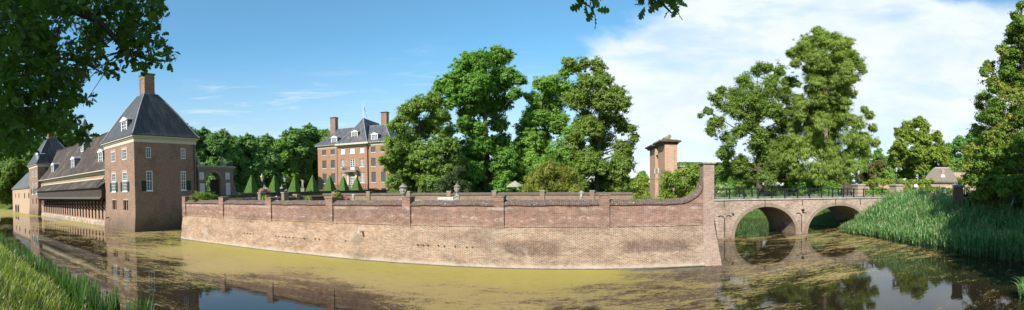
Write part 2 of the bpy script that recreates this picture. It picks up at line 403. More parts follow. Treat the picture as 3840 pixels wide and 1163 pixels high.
def chimney(root, x0, x1, y0, y1, z0, z1, mat='tower', cap=.14, panel=True):
    g = MB(); g.box(x0, x1, y0, y1, z0, z1-.3)
    g.rings([(x0-.06, x1+.06, y0-.06, y1+.06, z0+.35), (x0-.06, x1+.06, y0-.06, y1+.06, z0+.47)])
    g.rings([(x0-.05, x1+.05, y0-.05, y1+.05, z1-.75), (x0-.05, x1+.05, y0-.05, y1+.05, z1-.65)])
    if panel:
        for a, b in ((x0, x0+.22), (x1-.22, x1)): g.box(a, b, y0-.05, y0, z0+.47, z1-.75)
    o = g.build('chimney', M[mat], root)
    c = MB(); c.rings([(x0-.04, x1+.04, y0-.04, y1+.04, z1-.3), (x0-cap, x1+cap, y0-cap, y1+cap, z1-.12), (x0-cap, x1+cap, y0-cap, y1+cap, z1-.06), (x0-.02, x1+.02, y0-.02, y1+.02, z1)])
    c.build('chimney_cap', M['capst'], o)
    return o
# ================================================================== BUILDINGS
GA = 11.1                                  # the forecourt buildings share one grid
BELL = [(0, 0), (.035, .022), (.09, .07), (.17, .155), (.30, .30), (.5, .52), (.75, .77), (1, 1)]
def bell_roof(root, r0, z0, r1, z1, mat, name='roof'):
    rs = []
    for a, t in BELL: rs.append((*[r0[i]+(r1[i]-r0[i])*a for i in range(4)], z0+(z1-z0)*t))
    rs = [(*r0, z0-.12)]+rs
    o = MB().rings(rs).build(name, M[mat], root)
    g = MB()                                 # lead hips
    for cx, cy in ((0, 2), (1, 2), (1, 3), (0, 3)):
        g.tube([(r[cx], r[cy], r[4]+.03) for r in rs[1:]], .09, 5)
    g.build('hip_lead', M['lead'], o)
    return o
def cornice(root, x0, x1, y0, y1, z0, z1, proj=.42):
    g = MB(); h = z1-z0
    g.rings([(x0-.05, x1+.05, y0-.05, y1+.05, z0), (x0-.07, x1+.07, y0-.07, y1+.07, z0+.5*h), (x0-.2, x1+.2, y0-.2, y1+.2, z0+.56*h),
             (x0-.26, x1+.26, y0-.26, y1+.26, z0+.74*h), (x0-proj, x1+proj, y0-proj, y1+proj, z0+.8*h), (x0-proj, x1+proj, y0-proj, y1+proj, z1)])
    return g.build('cornice', M['cream'], root)

def tower_shell(root, w, d, zc, holesL, holesR, flare=.2):
    g = MB(); mf, mr = mfront(0.), mright(0.)
    g.rings([(-w-flare, flare*.35, -flare, d+flare, -1.5), (-w-flare, flare*.35, -flare, d+flare, 0), (-w-flare*.3, .05, -flare*.3, d+.1, 1.9), (-w, 0, 0, d, 2.7)], cap=False)
    g.wall(mf, -w, 0, 2.7, zc+.2, holesL); g.wall(mr, 0, d, 2.7, zc+.2, holesR)
    g.quad((-w, 0, 2.7), (-w, 0, zc+.2), (-w, d, zc+.2), (-w, d, 2.7)); g.quad((-w, d, 2.7), (-w, d, zc+.2), (0, d, zc+.2), (0, d, 2.7))
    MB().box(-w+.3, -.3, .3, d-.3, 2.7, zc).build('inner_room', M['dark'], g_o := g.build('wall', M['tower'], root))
    return g_o

# ---- near corner tower
FT = Fr(GA, 24.58, -48.01)
t = frthing(FT, 'corner_tower', 'large square brick tower in the moat beside the long wall, tall chimney on top', 'tower')
W, D, ZC = 9.8, 9.75, 11.67
cl = [FT.hit(418.5, 650)[0], FT.hit(433.5, 650)[0], FT.hit(459, 650)[0], FT.hit(476.5, 650)[0]]
cr = [FT.hitx(549.5, 650)[0], FT.hitx(571.5, 650)[0], FT.hitx(678, 650)[0], FT.hitx(697, 650)[0]]
zu = (9.63, 11.05); zl = (5.31, 7.92); zb = (2.78, 4.1)
hl = [(cl[0], cl[1], *zu), (cl[2], cl[3], *zu), (cl[0], cl[1], *zl), (cl[2], cl[3], *zl), (cl[0]+.1, cl[1]+.12, *zb), (cl[2]+.12, cl[3]+.15, *zb)]
hr = [(cr[0], cr[1]-.15, *zu), (cr[2]+.1, cr[3], *zu), (cr[0], cr[1], *zl), (cr[2], cr[3], *zl)]
tower_shell(t, W, D, ZC, hl, hr)
mf, mr = mfront(), mright()
for h in hl[:2]: window(t, mf, *h, 3, 3, w=.0)
for h in hl[2:4]: window(t, mf, *h, 3, 6, w=.0, trans=6.75, sill='white')
for h in hr[:2]: window(t, mr, *h, 2, 3, w=.0)
for h in hr[2:4]: window(t, mr, *h, 2, 6, w=.0, trans=6.6, sill='white', fr=.09)
for h in hl[2:4]:
    shutter(t, mf, h[0]-.62, h[0]-.03, 5.3, 6.6); shutter(t, mf, h[1]+.03, h[1]+.62, 5.3, 6.6)
h = hr[2]; shutter(t, mr, h[0]-.78, h[0]-.04, 5.3, 6.62)
h = hr[3]; shutter(t, mr, h[1]+.04, h[1]+.82, 5.3, 6.62)
for h in hl[4:6]:                            # cellar openings with half-open red shutters
    o = MB().mbox(mf, h[0], h[0]+.3, -.16, -.08, h[2], h[3]).build('cellar_shutter', M['redwood'], t); MB().mbox(mf, h[1]-.3, h[1], -.16, -.08, h[2], h[3]).build('cellar_shutter', M['redwood'], t)
    MB().mbox(mf, (h[0]+h[1])/2+.05, (h[0]+h[1])/2+.12, -.12, -.05, h[2], h[3]).build('post', M['cream'], o)
    a = MB()
    a.prism([(h[0]-.1, h[3]), (h[1]+.1, h[3]), (h[1]+.1, h[3]+.12), ((h[0]+h[1])/2, h[3]+.22), (h[0]-.1, h[3]+.12)], lambda p, q: (p, -.02, q), lambda p, q: (p, .1, q)); a.build('brick_lintel', M['gateb'], t)
for u0, u1, z in [(c0, c1, zz) for (c0, c1) in ((cl[0], cl[1]), (cl[2], cl[3])) for zz in (7.92, 11.05)]:
    MB().mbox(mf, u0-.1, u1+.1, -.02, .012, z+.004, z+.3).build('brick_lintel', M['gateb'], t)
MB().tube([(FT.hit(411, 816)[0], .1, 1.55), (FT.hit(411, 816)[0], -.55, 1.5)], .07, 8).tube([(FT.hit(411, 816)[0], -.55, 1.5), (FT.hit(411, 816)[0], -.62, 1.3)], .07, 8).build('water_spout', M['iron'], t)
cornice(t, -W, 0, 0, D, ZC, 12.55)
roof = bell_roof(t, (-W-.46, .46, -.46, D+.46), 12.62, (-W/2-1.05, -W/2+1.05, D/2-1.05, D/2+1.05), 19.15, 'slate')
chimney(t, -W/2-.8, -W/2+.8, D/2-.8, D/2+.8, 19.0, 22.2)
MB().rings([(-W/2-1.1, -W/2+1.1, D/2-1.1, D/2+1.1, 19.05), (-W/2-.85, -W/2+.85, D/2-.85, D/2+.85, 19.3)]).build('chimney_flashing', M['lead'], t)
u, z = FT.hit(465, 470, .3)
dormer(t, mfront(.3), u, 1.7, FT.hit(465, 495, .3)[1], FT.hit(465, 441, .3)[1], 2.6, nz=3, nu=2)
MB().tube([(.12, D-.35, .2), (.12, D-.35, ZC)], .07, 8).build('drainpipe', M['iron'], t)

# ---- far tower
FF = Fr(GA, 24.9, -101.3)
t = frthing(FF, 'corner_tower', 'far brick tower with blue slate roof between the stable range and low pale wing', 'tower')
W2, ZC2 = 10.0, 12.25
def fwin(x0, x1, y0, y1):
    a, b = FF.hit(x0, (y0+y1)/2), FF.hit(x1, (y0+y1)/2); return (a[0], b[0], FF.hit((x0+x1)/2, y1)[1], FF.hit((x0+x1)/2, y0)[1])
hl = [fwin(119.3, 124.3, 645, 664), fwin(132.2, 137.8, 642, 662.5), fwin(119.8, 125.2, 690, 729), fwin(133, 139, 688, 727), fwin(122.3, 125.3, 746, 765), fwin(135, 138.5, 745, 764)]
tower_shell(t, W2, 10, ZC2, hl, [])
for i, h in enumerate(hl[:4]):
    window(t, mf, *h, 2, 3 if i < 2 else 6, w=0., sill='white' if i > 1 else None)
    if i > 1: shutter(t, mf, h[0]-.75, h[0]-.04, h[2], h[2]+1.5); shutter(t, mf, h[1]+.04, h[1]+.75, h[2], h[2]+1.5)
for h in hl[4:]: MB().mbox(mf, h[0], h[1], -.16, -.08, h[2], h[3]).build('cellar_shutter', M['redwood'], t)
cornice(t, -W2, 0, 0, 10, ZC2, 13.05)
bell_roof(t, (-W2-.46, .46, -.46, 10.46), 13.1, (-6.1, -3.9, 3.9, 6.1), 19.9, 'slate')
chimney(t, -5.8, -4.2, 4.2, 5.8, 19.8, 22.6)
u, z = FF.hit(139, 590, .35)
dormer(t, mfront(.35), u, 1.6, FF.hit(141, 606, .35)[1], FF.hit(141, 573, .35)[1], 1.5, nz=3)
MB().tube([(.12, 2.2, 6), (.12, 2.2, ZC2)], .07, 6).build('drainpipe', M['iron'], t)

# ---- stable range with the overhanging timber gallery
FS = Fr(GA, 25.6, -57.85)
t = frthing(FS, 'stable_range', 'long brick stable building with steep dark tiled roof and black timber gallery overhanging the moat', 'building')
L = 43.4
g = MB(); g.box(-L, 0, 0, 9.8, -1.5, 8.2); g.build('wall', M['stable'], t)
g = MB(); g.rings([(-L, 0, -.12, .1, -1.4), (-L, 0, -.12, .1, .55), (-L, 0, 0, .1, .75)]); g.build('plinth', M['cream'] if 0 else plain('lime_plinth', (.33, .26, .2), .9, .35, 1.2), t)
g = MB(); g.rings([(-L, 0, -.06, 9.86, 8.2), (-L, 0, -.1, 9.9, 8.55), (-L, 0, -.35, 10.15, 8.6), (-L, 0, -.35, 10.15, 8.78)]); g.build('cornice', M['cream'], t)
ZR = 16.25
g = MB()                                          # roof, slightly sagging between the trusses
N = 44
def sag(i): return -.10*math.sin(math.pi*i/N)-.05*math.sin(i*1.7)*math.sin(i*.6)
for sgn, ye in ((1, -.62), (-1, 10.42)):
    for i in range(N):
        x0, x1 = -L-1.6+(L+1.6)*i/N, -L-1.6+(L+1.6)*(i+1)/N
        for j in range(5):
            a, b = j/5, (j+1)/5
            def P(x, q, s): return (x, ye+(4.9-ye)*q, 8.72+(ZR+s-8.72)*(q-.045*math.sin(math.pi*q)))
            q = [P(x0, a, sag(i)), P(x1, a, sag(i+1)), P(x1, b, sag(i+1)), P(x0, b, sag(i))]
            g.quad(*(q if sgn > 0 else q[::-1]))
rf = g.build('roof', M['tile'], t)
MB().tube([(-L-1.6+(L+1.6)*i/N, 4.9, ZR+sag(i)+.03) for i in range(N+1)], .14, 6).build('ridge_tile', M['tile'], rf)
MB().prism([(0, 8.7), (9.8, 8.7), (4.9, ZR-.1)], lambda a, b: (-.02, a, b), lambda a, b: (-.3, a, b)).build('gable', M['stable'], t)
MB().tube([(-L, -.66, 8.66), (0, -.66, 8.66)], .09, 6).build('gutter', M['cream'], t)
for (xa, ya, yb, wd) in ((377.5, 559, 611, 1.75), (273, 588, 633, 1.75), (197.5, 611.5, 648, 1.75)):
    zz = FS.hit(xa, yb, .7)[1]
    dormer(t, mfront(.75), FS.hit(xa, (ya+yb)/2, .7)[0]-.2, wd, zz-.1, FS.hit(xa, ya, .7)[1], 2.4)
dormer(t, mfront(3.0), FS.hit(306, 555, 2.9)[0], 1.4, FS.hit(306, 564, 2.9)[1]-.3, FS.hit(306, 535, 2.9)[1], 2.2)
# gallery
G0, G1, GY = -40.4, -.06, -1.6
g = MB(); g.box(G0, G1, GY, -.02, 4.32, 6.25); ga = g.build('gallery', M['board'], t)
g = MB(); g.prism([(GY-.38, 6.12), (.0, 7.42), (.0, 7.3), (GY-.38, 5.98)], lambda a, b: (G0-.35, a, b), lambda a, b: (G1, a, b)); g.build('gallery_roof', M['tile'], ga)
MB().box(G0-.3, G1, -.1, -.005, 7.42, 7.6).build('flashing_board', M['cream'], ga)
g = MB(); g.prism([(GY-.003, 4.62), (GY-.36, 4.34), (GY-.36, 4.27), (GY-.003, 4.52)], lambda a, b: (G0-.2, a, b), lambda a, b: (G1, a, b)); g.build('weather_skirt', plain('bleached_board', (.085, .07, .058), .8, .3, 4.), ga)
g = MB(); g.box(G0, G1, GY+.05, GY+.25, 4.05, 4.32).box(G0, G1, -.25, -.03, 4.05, 4.32); g.build('bearer', M['blackwood'], ga)
NB = 26
for i in range(NB+1):
    x = G0+.6+(G1-G0-1.0)*i/NB
    g = MB(); g.box(x-.1, x+.1, GY+.08, -.02, 3.85, 4.06)
    g.tube([(x, GY+.2, 3.95), (x, -.02, 2.2)], .09, 4)
    g.box(x-.08, x+.08, -.16, -.02, 1.0, 3.9)
    g.build('bracket', M['blackwood'], ga)
MB().tube([(G1-.5, GY-.6, 6.2), (G1-.15, .0, 8.55)], .07, 5).build('tie_bar', M['blackwood'], ga); MB().tube([(G0-.3, GY-.6, 6.2), (G0-.3, 0, 8.55)], .07, 5).build('tie_bar', M['blackwood'], ga)
MB().tube([(-.35, -.2, 4.0), (-.35, -.2, .3)], .06, 6).build('drainpipe', M['iron'], t)
# bell turret on the ridge
u, z = FS.hit(318.5, 448, 4.9); zt = z
g = MB(); c = (u, 4.9, 0)
g.lathe([(1.0, ZR-.9), (1.0, FS.hit(318, 484, 4.9)[1])], c, 8); cu = g.build('bell_turret', M['white'], t)
zs_ = FS.hit(318, 480, 4.9)[1]
MB().lathe([(1.32, zs_-.16), (1.36, zs_), (.95, zs_+.4), (.55, zs_+1.05), (.25, zs_+1.75), (.05, zt)], c, 8).build('spire', M['slate'], cu)
MB().tube([(u, 4.9, zt-.1), (u, 4.9, FS.hit(318, 425, 4.9)[1])], .04, 5).lathe([(.02, zt+.25), (.12, zt+.37), (.02, zt+.5)], c, 8).build('weathervane', M['iron'], cu)

# ---- low pale wing beyond
FW = Fr(GA, 25.0, -111.35)
t = frthing(FW, 'low_wing', 'low pale brick wing at far left with two small arches at the water', 'building')
LW = 26.4
def wh(x0, x1, y0, y1):
    return (FW.hit(x0, 740)[0], FW.hit(x1, 740)[0], FW.hit((x0+x1)/2, y1)[1], FW.hit((x0+x1)/2, y0)[1])
hs = [wh(58, 60.3, 726, 743), wh(69.8, 72.8, 725.5, 743), wh(90.5, 94, 725, 744), wh(106.5, 110, 724, 743.5)]
ar = [(FW.hit(57.5, 790)[0], FW.hit(63.6, 790)[0]), (FW.hit(65.6, 790)[0], FW.hit(72, 790)[0])]
ah = [(a, b, -.3, 2.45) for a, b in ar]
g = MB(); g.wall(mf, -LW, 0, -1.5, 7.1, hs+ah, .3)
g.quad((-LW, 0, -1.5), (-LW, 0, 7.1), (-LW, 9, 7.1), (-LW, 9, -1.5)); g.quad((-LW, 9, -1.5), (-LW, 9, 7.1), (0, 9, 7.1), (0, 9, -1.5))
wl = g.build('wall', M['wing'], t)
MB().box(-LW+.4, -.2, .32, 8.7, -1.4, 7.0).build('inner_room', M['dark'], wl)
for a, b in ar:                                   # rounded heads to the water arches
    cx, r = (a+b)/2, (b-a)/2; g = MB(); n = 12
    for i in range(n):
        a0, a1 = math.pi*i/n, math.pi*(i+1)/n
        p = [(cx+r*math.cos(a0), -.01, 1.3+1.1*math.sin(a0)), (cx+r*math.cos(a0), -.01, 2.5), (cx+r*math.cos(a1), -.01, 2.5), (cx+r*math.cos(a1), -.01, 1.3+1.1*math.sin(a1))]
        g.quad(*p[::-1])
    g.build('arch_head', M['wing'], t)
for h in hs: MB().mbox(mf, h[0], h[1], -.16, -.1, h[2], h[3]).build('slit_window', M['blackwood'], t)
g = MB(); g.rings([(-LW-.1, .02, -.08, 9.1, 7.1), (-LW-.3, .02, -.32, 9.3, 7.18), (-LW-.3, .02, -.32, 9.3, 7.32)]); g.build('cornice', M['cream'], t)
g = MB(); a = (-LW-.4, -.45, 7.3); e = (-LW-.4, 9.45, 7.3); b_ = (0, -.45, 7.3); f_ = (0, 9.45, 7.3); r0, r1 = (-LW+3.2, 4.5, 12.6), (0, 4.5, 12.6)
g.quad(a, b_, r1, r0); g.quad(f_, e, r0, r1); g.quad(e, a, r0); g.quad(a, e, f_, b_); g.build('roof', M['slate2'], t)
chimney(t, -1.6, -.4, 3.9, 5.1, 11.6, 14.3, cap=.1, panel=False)

# ---- shaded arched gateway beside the near tower (its face looks along the wall, away from the sun)
FG = Fr(GA-90, FT.o.x*math.sin(R(GA-90))+FT.o.y*math.cos(R(GA-90)), 0)
def gh(px, py): 
    return FG.hit(px, py)
x0, zt = gh(743, 628); x1, _ = gh(874, 630); FG2 = Fr(GA-90, FG.p, x0); L = x1-x0
t = frthing(FG2, 'arched_gateway', 'shaded brick arched gateway with four pale panels joined to the near tower', 'gateway')
ax0, ax1 = FG2.hit(772, 690)[0], FG2.hit(829, 690)[0]; acx, ar_ = (ax0+ax1)/2, (ax1-ax0)/2
azs = FG2.hit(800, 647)[1]-ar_; ZG = 8.35
g = MB(); n = 20; zb0 = 2.5
prof = [(0, ZG), (0, zb0), (ax0, zb0), (ax0, azs)]
def fcol(xa, xb, za, zb, y0=0., y1=1.1): g.box(xa, xb, y0, y1, za, zb)
fcol(0, ax0, zb0, ZG); fcol(ax1, L, zb0, ZG)
for i in range(n):
    a0, a1 = math.pi*(1-i/n), math.pi*(1-(i+1)/n)
    xa, xb = acx+ar_*math.cos(a0), acx+ar_*math.cos(a1); za, zb = azs+ar_*math.sin(a0), azs+ar_*math.sin(a1)
    g.add([(xa, 0, za), (xb, 0, zb), (xb, 0, ZG), (xa, 0, ZG), (xa, 1.1, za), (xb, 1.1, zb), (xb, 1.1, ZG), (xa, 1.1, ZG)], [(0, 1, 2, 3), (7, 6, 5, 4), (1, 0, 4, 5), (2, 6, 7, 3)])
vol = [(L, 7.6)]+[(L+(FG2.hit(905, 725)[0]-L)*q, 7.6-3.4*(1-(1-q)**2.2)) for q in (.06, .15, .3, .5, .75, 1)]+[(FG2.hit(905, 725)[0], zb0), (L, zb0)]
g.prism(vol[::-1], lambda a, b: (a, .2, b), lambda a, b: (a, .8, b))
wl = g.build('wall', brick('gateway_brick', (.13, .085, .068), (.21, .145, .118), (.27, .23, .2), .3, .2), t)
g = MB()
for i in range(n):                                # arch ring
    a0, a1 = math.pi*(1-i/n), math.pi*(1-(i+1)/n)
    q = [(acx+r*math.cos(a), azs+r*math.sin(a)) for a, r in ((a0, ar_+.01), (a1, ar_+.01), (a1, ar_+.42), (a0, ar_+.42))]
    g.prism(q[::-1], lambda a, b: (a, -.06, b), lambda a, b: (a, .0, b))
g.build('arch_ring', M['brick'], t)
g = MB()
for (pa, pb, y0, y1) in ((748, 765.5, 646.5, 674), (749.5, 767, 688, 735), (846, 861.5, 647.5, 673.5), (847, 863, 686, 737)):
    a, b = FG2.hit(pa, 690)[0], FG2.hit(pb, 690)[0]; xm = (pa+pb)/2
    MB().box(a, b, -.05, .02, FG2.hit(xm, y1)[1], FG2.hit(xm, y0)[1]).build('pale_panel', M['marble'], t)
g = MB(); g.rings([(-.05, L+.05, -.08, 1.18, ZG-.1), (-.2, L+.2, -.25, 1.35, ZG+.12), (-.3, L+.32, -.35, 1.45, ZG+.2), (-.3, L+.32, -.35, 1.45, ZG+.32), (-.1, L+.1, -.1, 1.2, ZG+.42)])
g.build('cornice', M['stone'], t)
g = MB(); g.box(acx-.1, ax1, .5, .6, zb0, azs+.4).build('open_gate_leaf', M['blackwood'], t)
# stone lions on the gateway
def lion(name, label, loc, rz, sc, group, lying=False):
    """a seated lion holding a shield, one skinned body"""
    me = bpy.data.meshes.new('lion_body')
    J = [((0, .12, .28), .2), ((0, .02, .55), .17), ((0, -.06, .8), .16), ((0, -.12, 1.0), .17), ((0, -.3, 1.0), .09), ((.12, -.16, .45), .07), ((.13, -.3, .06), .07),
         ((-.12, -.16, .45), .07), ((-.13, -.3, .06), .07), ((.17, .0, .14), .12), ((-.17, .0, .14), .12), ((0, .32, .1), .06), ((.1, .45, .35), .04), ((.12, -.02, 1.16), .05), ((-.12, -.02, 1.16), .05)]
    if lying:
        J = [((0, .45, .22), .24), ((0, .12, .25), .22), ((0, -.2, .34), .24), ((0, -.42, .5), .25), ((0, -.66, .46), .13), ((.18, -.3, .12), .1), ((.16, -.68, .07), .08), ((-.18, -.3, .12), .1), ((-.16, -.68, .07), .08), ((.24, .38, .12), .15), ((-.24, .38, .12), .15), ((.1, .66, .1), .06), ((.3, .55, .06), .05), ((.15, -.4, .72), .06), ((-.15, -.4, .72), .06)]
    E = [(0, 1), (1, 2), (2, 3), (3, 4), (2, 5), (5, 6), (2, 7), (7, 8), (0, 9), (0, 10), (0, 11), (11, 12), (3, 13), (3, 14)]
    me.from_pydata([j[0] for j in J], E, [])
    o = bpy.data.objects.new(name, me); COL.objects.link(o); o.location = loc; o.rotation_euler = (0, 0, rz); o.scale = (sc,)*3
    md = o.modifiers.new('skin', 'SKIN')
    for i, j in enumerate(J): me.skin_vertices[0].data[i].radius = (j[1], j[1])
    me.skin_vertices[0].data[0].use_root = True
    o.modifiers.new('s', 'SUBSURF').levels = 1; o.modifiers['s'].render_levels = 1
    me.materials.append(M['lichen' if lying else 'stone'])
    b = MB().box(-.32, .32, -.5, .5, -.25, .02).build('plinth', M['stone'], o)
    if not lying: MB().lathe([(.02, -.03), (.2, -.02), (.2, .02), (.02, .03)], (0, 0, 0), 10).build('shield', M['stone'], o).matrix_local = Matrix.Translation((.0, -.42, .3)) @ Matrix.Rotation(R(80), 4, 'X') @ Matrix.Scale(1.2, 4)
    return tag(o, label, 'statue', group)
for px, nm in ((842, 'weathered seated stone lion on the right of the shaded gateway, with a yellow lichened head'), (748, 'weathered seated stone lion on the left end of the shaded gateway against the near tower')):
    a = FG2.hit(px, 625)[0]; P = FG2.w(a, .5, ZG+.62)
    lion('stone_lion', nm, P, -R(GA-90), 1.0, 'stone lions on the shaded gateway')

# ---- manor house
FM = Fr(5.9, 120., -76.38)
WM = FM.hit(1468, 690)[0]; DM = 17.
t = frthing(FM, 'manor_house', 'tall brick manor house with grey slate roof, two chimneys and a flag', 'house')
u6 = lambda q: 1170+q/3.9
cols = [(155, 213), (280, 339), (420, 484), (556, 626), (699, 766), (869, 934), (1012, 1079)]
def colx(i): return FM.hit(u6(cols[i][0]), 620)[0], FM.hit(u6(cols[i][1]), 620)[0]
rows = [(16.52, 18.1), (12.07, 15.35), (6.85, 10.2)]
rows[0] = (FM.hit(1209.7, 582.6)[1], FM.hit(1209.7, 563.8)[1]); rows[1] = (FM.hit(1211, 632)[1], FM.hit(1211, 603)[1]); rows[2] = (FM.hit(1211, 688.2)[1], FM.hit(1211, 652.3)[1])
holes = [(*colx(i), *r) for r in rows for i in range(7)]
doorh = (*colx(3), 5.6, rows[2][1]); holes[14+3] = doorh
holes[7+3] = (*colx(3), rows[1][0]-.9, rows[1][1])
ZM = 18.73
g = MB(); xa, xb = FM.hit(u6(371), 620)[0], FM.hit(1380.5, 620)[0]     # centre bays stand slightly forward
g.wall(mf, 0, WM, 3.2, ZM+.3, holes, .28)
g.quad((WM, 0, 3.2), (WM, DM, 3.2), (WM, DM, ZM+.3), (WM, 0, ZM+.3)); g.quad((0, DM, 3.2), (0, 0, 3.2), (0, 0, ZM+.3), (0, DM, ZM+.3)); g.quad((WM, DM, 3.2), (0, DM, 3.2), (0, DM, ZM+.3), (WM, DM, ZM+.3))
wl = g.build('wall', M['manor'], t)
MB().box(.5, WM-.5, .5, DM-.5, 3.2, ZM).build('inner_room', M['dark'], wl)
for i in range(7):
    for j, r in enumerate(rows):
        h = holes[j*7+i]
        if j == 0 and i in (2, 3, 4):
            f = MB(); f.mbox(mf, h[0], h[1], -.26, -.2, h[2], h[3])
            for q in (.33, .66): f.mbox(mf, h[0]+(h[1]-h[0])*q-.02, h[0]+(h[1]-h[0])*q+.02, -.2, -.18, h[2], h[3]); f.mbox(mf, h[0], h[1], -.2, -.18, h[2]+(h[3]-h[2])*q-.02, h[2]+(h[3]-h[2])*q+.02)
            o = f.build('window', M['white'], t)
        elif i in (2, 4):
            o = window(t, mf, *h, 4, 5 if j == 1 else 7, w=-.12, bar=.07, fr=.1)
        elif i == 3 and j == 1:
            o = window(t, mf, *h, 2, 5, w=-.12, bar=.09, fr=.16); MB().mbox(mf, h[0]+.1, h[1]-.1, -.1, -.07, h[2], h[2]+1.).build('lower_panel', M['white'], o)
        elif i == 3:
            o = window(t, mf, h[0]+.05, h[1]-.05, h[2], h[2]+3.0, 4, 4, w=-.1, bar=.08, fr=.15); o.name = 'door'
            window(t, mf, h[0]+.05, h[1]-.05, h[2]+3.2, h[3], 4, 3, w=-.1, bar=.06, fr=.12)
        else:
            f = MB(); f.mbox(mf, h[0], h[1], -.24, -.16, h[2], h[3])
            c_ = (h[0]+h[1])/2; f.mbox(mf, h[0], h[0]+.07, -.16, -.12, h[2], h[3]); f.mbox(mf, h[1]-.07, h[1], -.16, -.12, h[2], h[3]); f.mbox(mf, c_-.05, c_+.05, -.16, -.12, h[2], h[3])
            o = f.build('shutter', M['grey'], t)
        if not (i == 3 and j > 0): MB().mbox(mf, h[0]-.12, h[1]+.12, -.05, .09, h[2]-.22, h[2]-.01).build('sill', M['marble'], o)
for i in (0, 1, 5, 6):                                # cellar lights just above the ground
    h = colx(i); f = MB(); f.mbox(mf, h[0], h[1], .0, .04, 4.5, 5.0); f.build('cellar_window', M['dark'], t)
cornice(t, 0, WM, 0, DM, ZM, ZM+1.05, .75)
ze = ZM+1.12; e = .8
xr0, zr = FM.hit(1263, 482, 6); xr1, _ = FM.hit(1440, 466, 6); zr = 26.0
def sl(q): return q-.07*math.sin(math.pi*q)
rs = [(-e+(xr0+e)*q, WM+e-(WM+e-xr1)*q, -e+(7.4+e)*q, DM+e-(DM+e-9.6)*q, ze+(zr-ze)*sl(q)) for q in [i/8 for i in range(9)]]
rf = MB().rings([(-e, WM+e, -e, DM+e, ze-.1)]+rs).build('roof', M['slate2'], t)
g = MB()
for cx, cy in ((0, 2), (1, 2)): g.tube([(r[cx], r[cy], r[4]+.05) for r in rs], .14, 5)
g.tube([(rs[-1][0], rs[-1][2], zr), (rs[-1][1], rs[-1][2], zr)], .14, 5); g.build('hip_lead', M['lead'], rf)
# central hipped roof, its ridge running back above the side roofs
ca, cb = FM.hit(1266, 541)[0], FM.hit(1381.5, 535)[0]
axm, azm = FM.hit(1352, 446, 6.5); azm = 28.6; cm = (ca+cb)/2+1.1
g = MB(); base = [(ca, -e-.12, ze+.02), (cb, -e-.12, ze+.02)]; apex = (cm, 6.0, azm); back = (cm, DM+2., azm-.2)
nseg = 8
for i in range(nseg):
    a, b = i/nseg, (i+1)/nseg
    def lp(p, q, s): return (p[0]+(q[0]-p[0])*s, p[1]+(q[1]-p[1])*s, p[2]+(q[2]-p[2])*sl(s))
    g.quad(lp(base[0], apex, a), lp(base[1], apex, a), lp(base[1], apex, b), lp(base[0], apex, b))
    A0, B0 = (ca-.2, DM+2, ze), (cb+.2, DM+2, ze)
    g.quad(lp(base[1], apex, a), lp(B0, back, a), lp(B0, back, b), lp(base[1], apex, b)); g.quad(lp(A0, back, a), lp(base[0], apex, a), lp(base[0], apex, b), lp(A0, back, b))
ce = g.build('centre_roof', M['slate2'], rf)
g = MB()
for bp in base: g.tube([Vector(lp(bp, apex, i/8))+Vector((0, 0, .06)) for i in range(9)], .16, 5)
g.tube([apex, back], .12, 5); g.build('centre_hip', M['lead'], rf)
MB().rings([(ca-.4, cb+.3, -e-.3, -.5, ZM+.55), (ca-.4, cb+.3, -e-.3, -.5, ZM+1.1)]).build('centre_cornice', M['cream'], t)
c0 = FM.hit(1243, 490, 8)[0]; chimney(t, c0, c0+2.0, 7.4, 9.4, 24.2, FM.hit(1255, 440, 8)[1], 'tower', .3)
c0 = FM.hit(1432.5, 470, 8)[0]; chimney(t, c0, c0+2.0, 7.4, 9.4, 24.2, FM.hit(1444, 420, 8)[1], 'tower', .3)
for px, ya, yb, dp in ((1253.5, 510, 534.5, .35), (1330, 488.5, 512.5, 1.2), (1404.5, 497.5, 521, .35)):
    dormer(t, mfront(dp), FM.hit(px, yb, dp)[0], 2.2, FM.hit(px, yb, dp)[1]-.15, FM.hit(px, ya, dp)[1], 3.2, nu=4, nz=3)
xf = cm
MB().tube([(xf, 6, azm-.3), (xf, 6, FM.hit(1350, 389, 6)[1])], [.1, .06], 6).build('flagpole', M['white'], t)
zt = FM.hit(1352, 393, 6)[1]
for nm, c_, za, zb_ in (('flag_red', (.55, .03, .04), 0, 1), ('flag_white', (.75, .72, .7), 1, 2), ('flag_blue', (.03, .06, .25), 2, 3)):
    g = MB()
    for i in range(5):                                  # the flag hangs almost limp in folds
        q0, q1 = i/5, (i+1)/5
        def fp(q, s): return (xf+.12+.5*q+s*.22, 6+.25*math.sin(q*7+s), zt-.1-s*.75-q*2.2)
        g.quad(fp(q0, za), fp(q1, za), fp(q1, zb_), fp(q0, zb_))
    g.build(nm, plain(nm, c_, .8, .1), t)
MB().tube([(xb, -.18, 4.2), (xb, -.18, ZM+.3)], .16, 8).box(xb-.3, xb+.3, -.4, -.05, ZM-.9, ZM-.2).build('drainpipe', M['iron'], t)
MB().tube([(xa, -.1, 4.2), (xa, -.1, ZM+.3)], .07, 6).build('drainpipe', M['brick'], t)
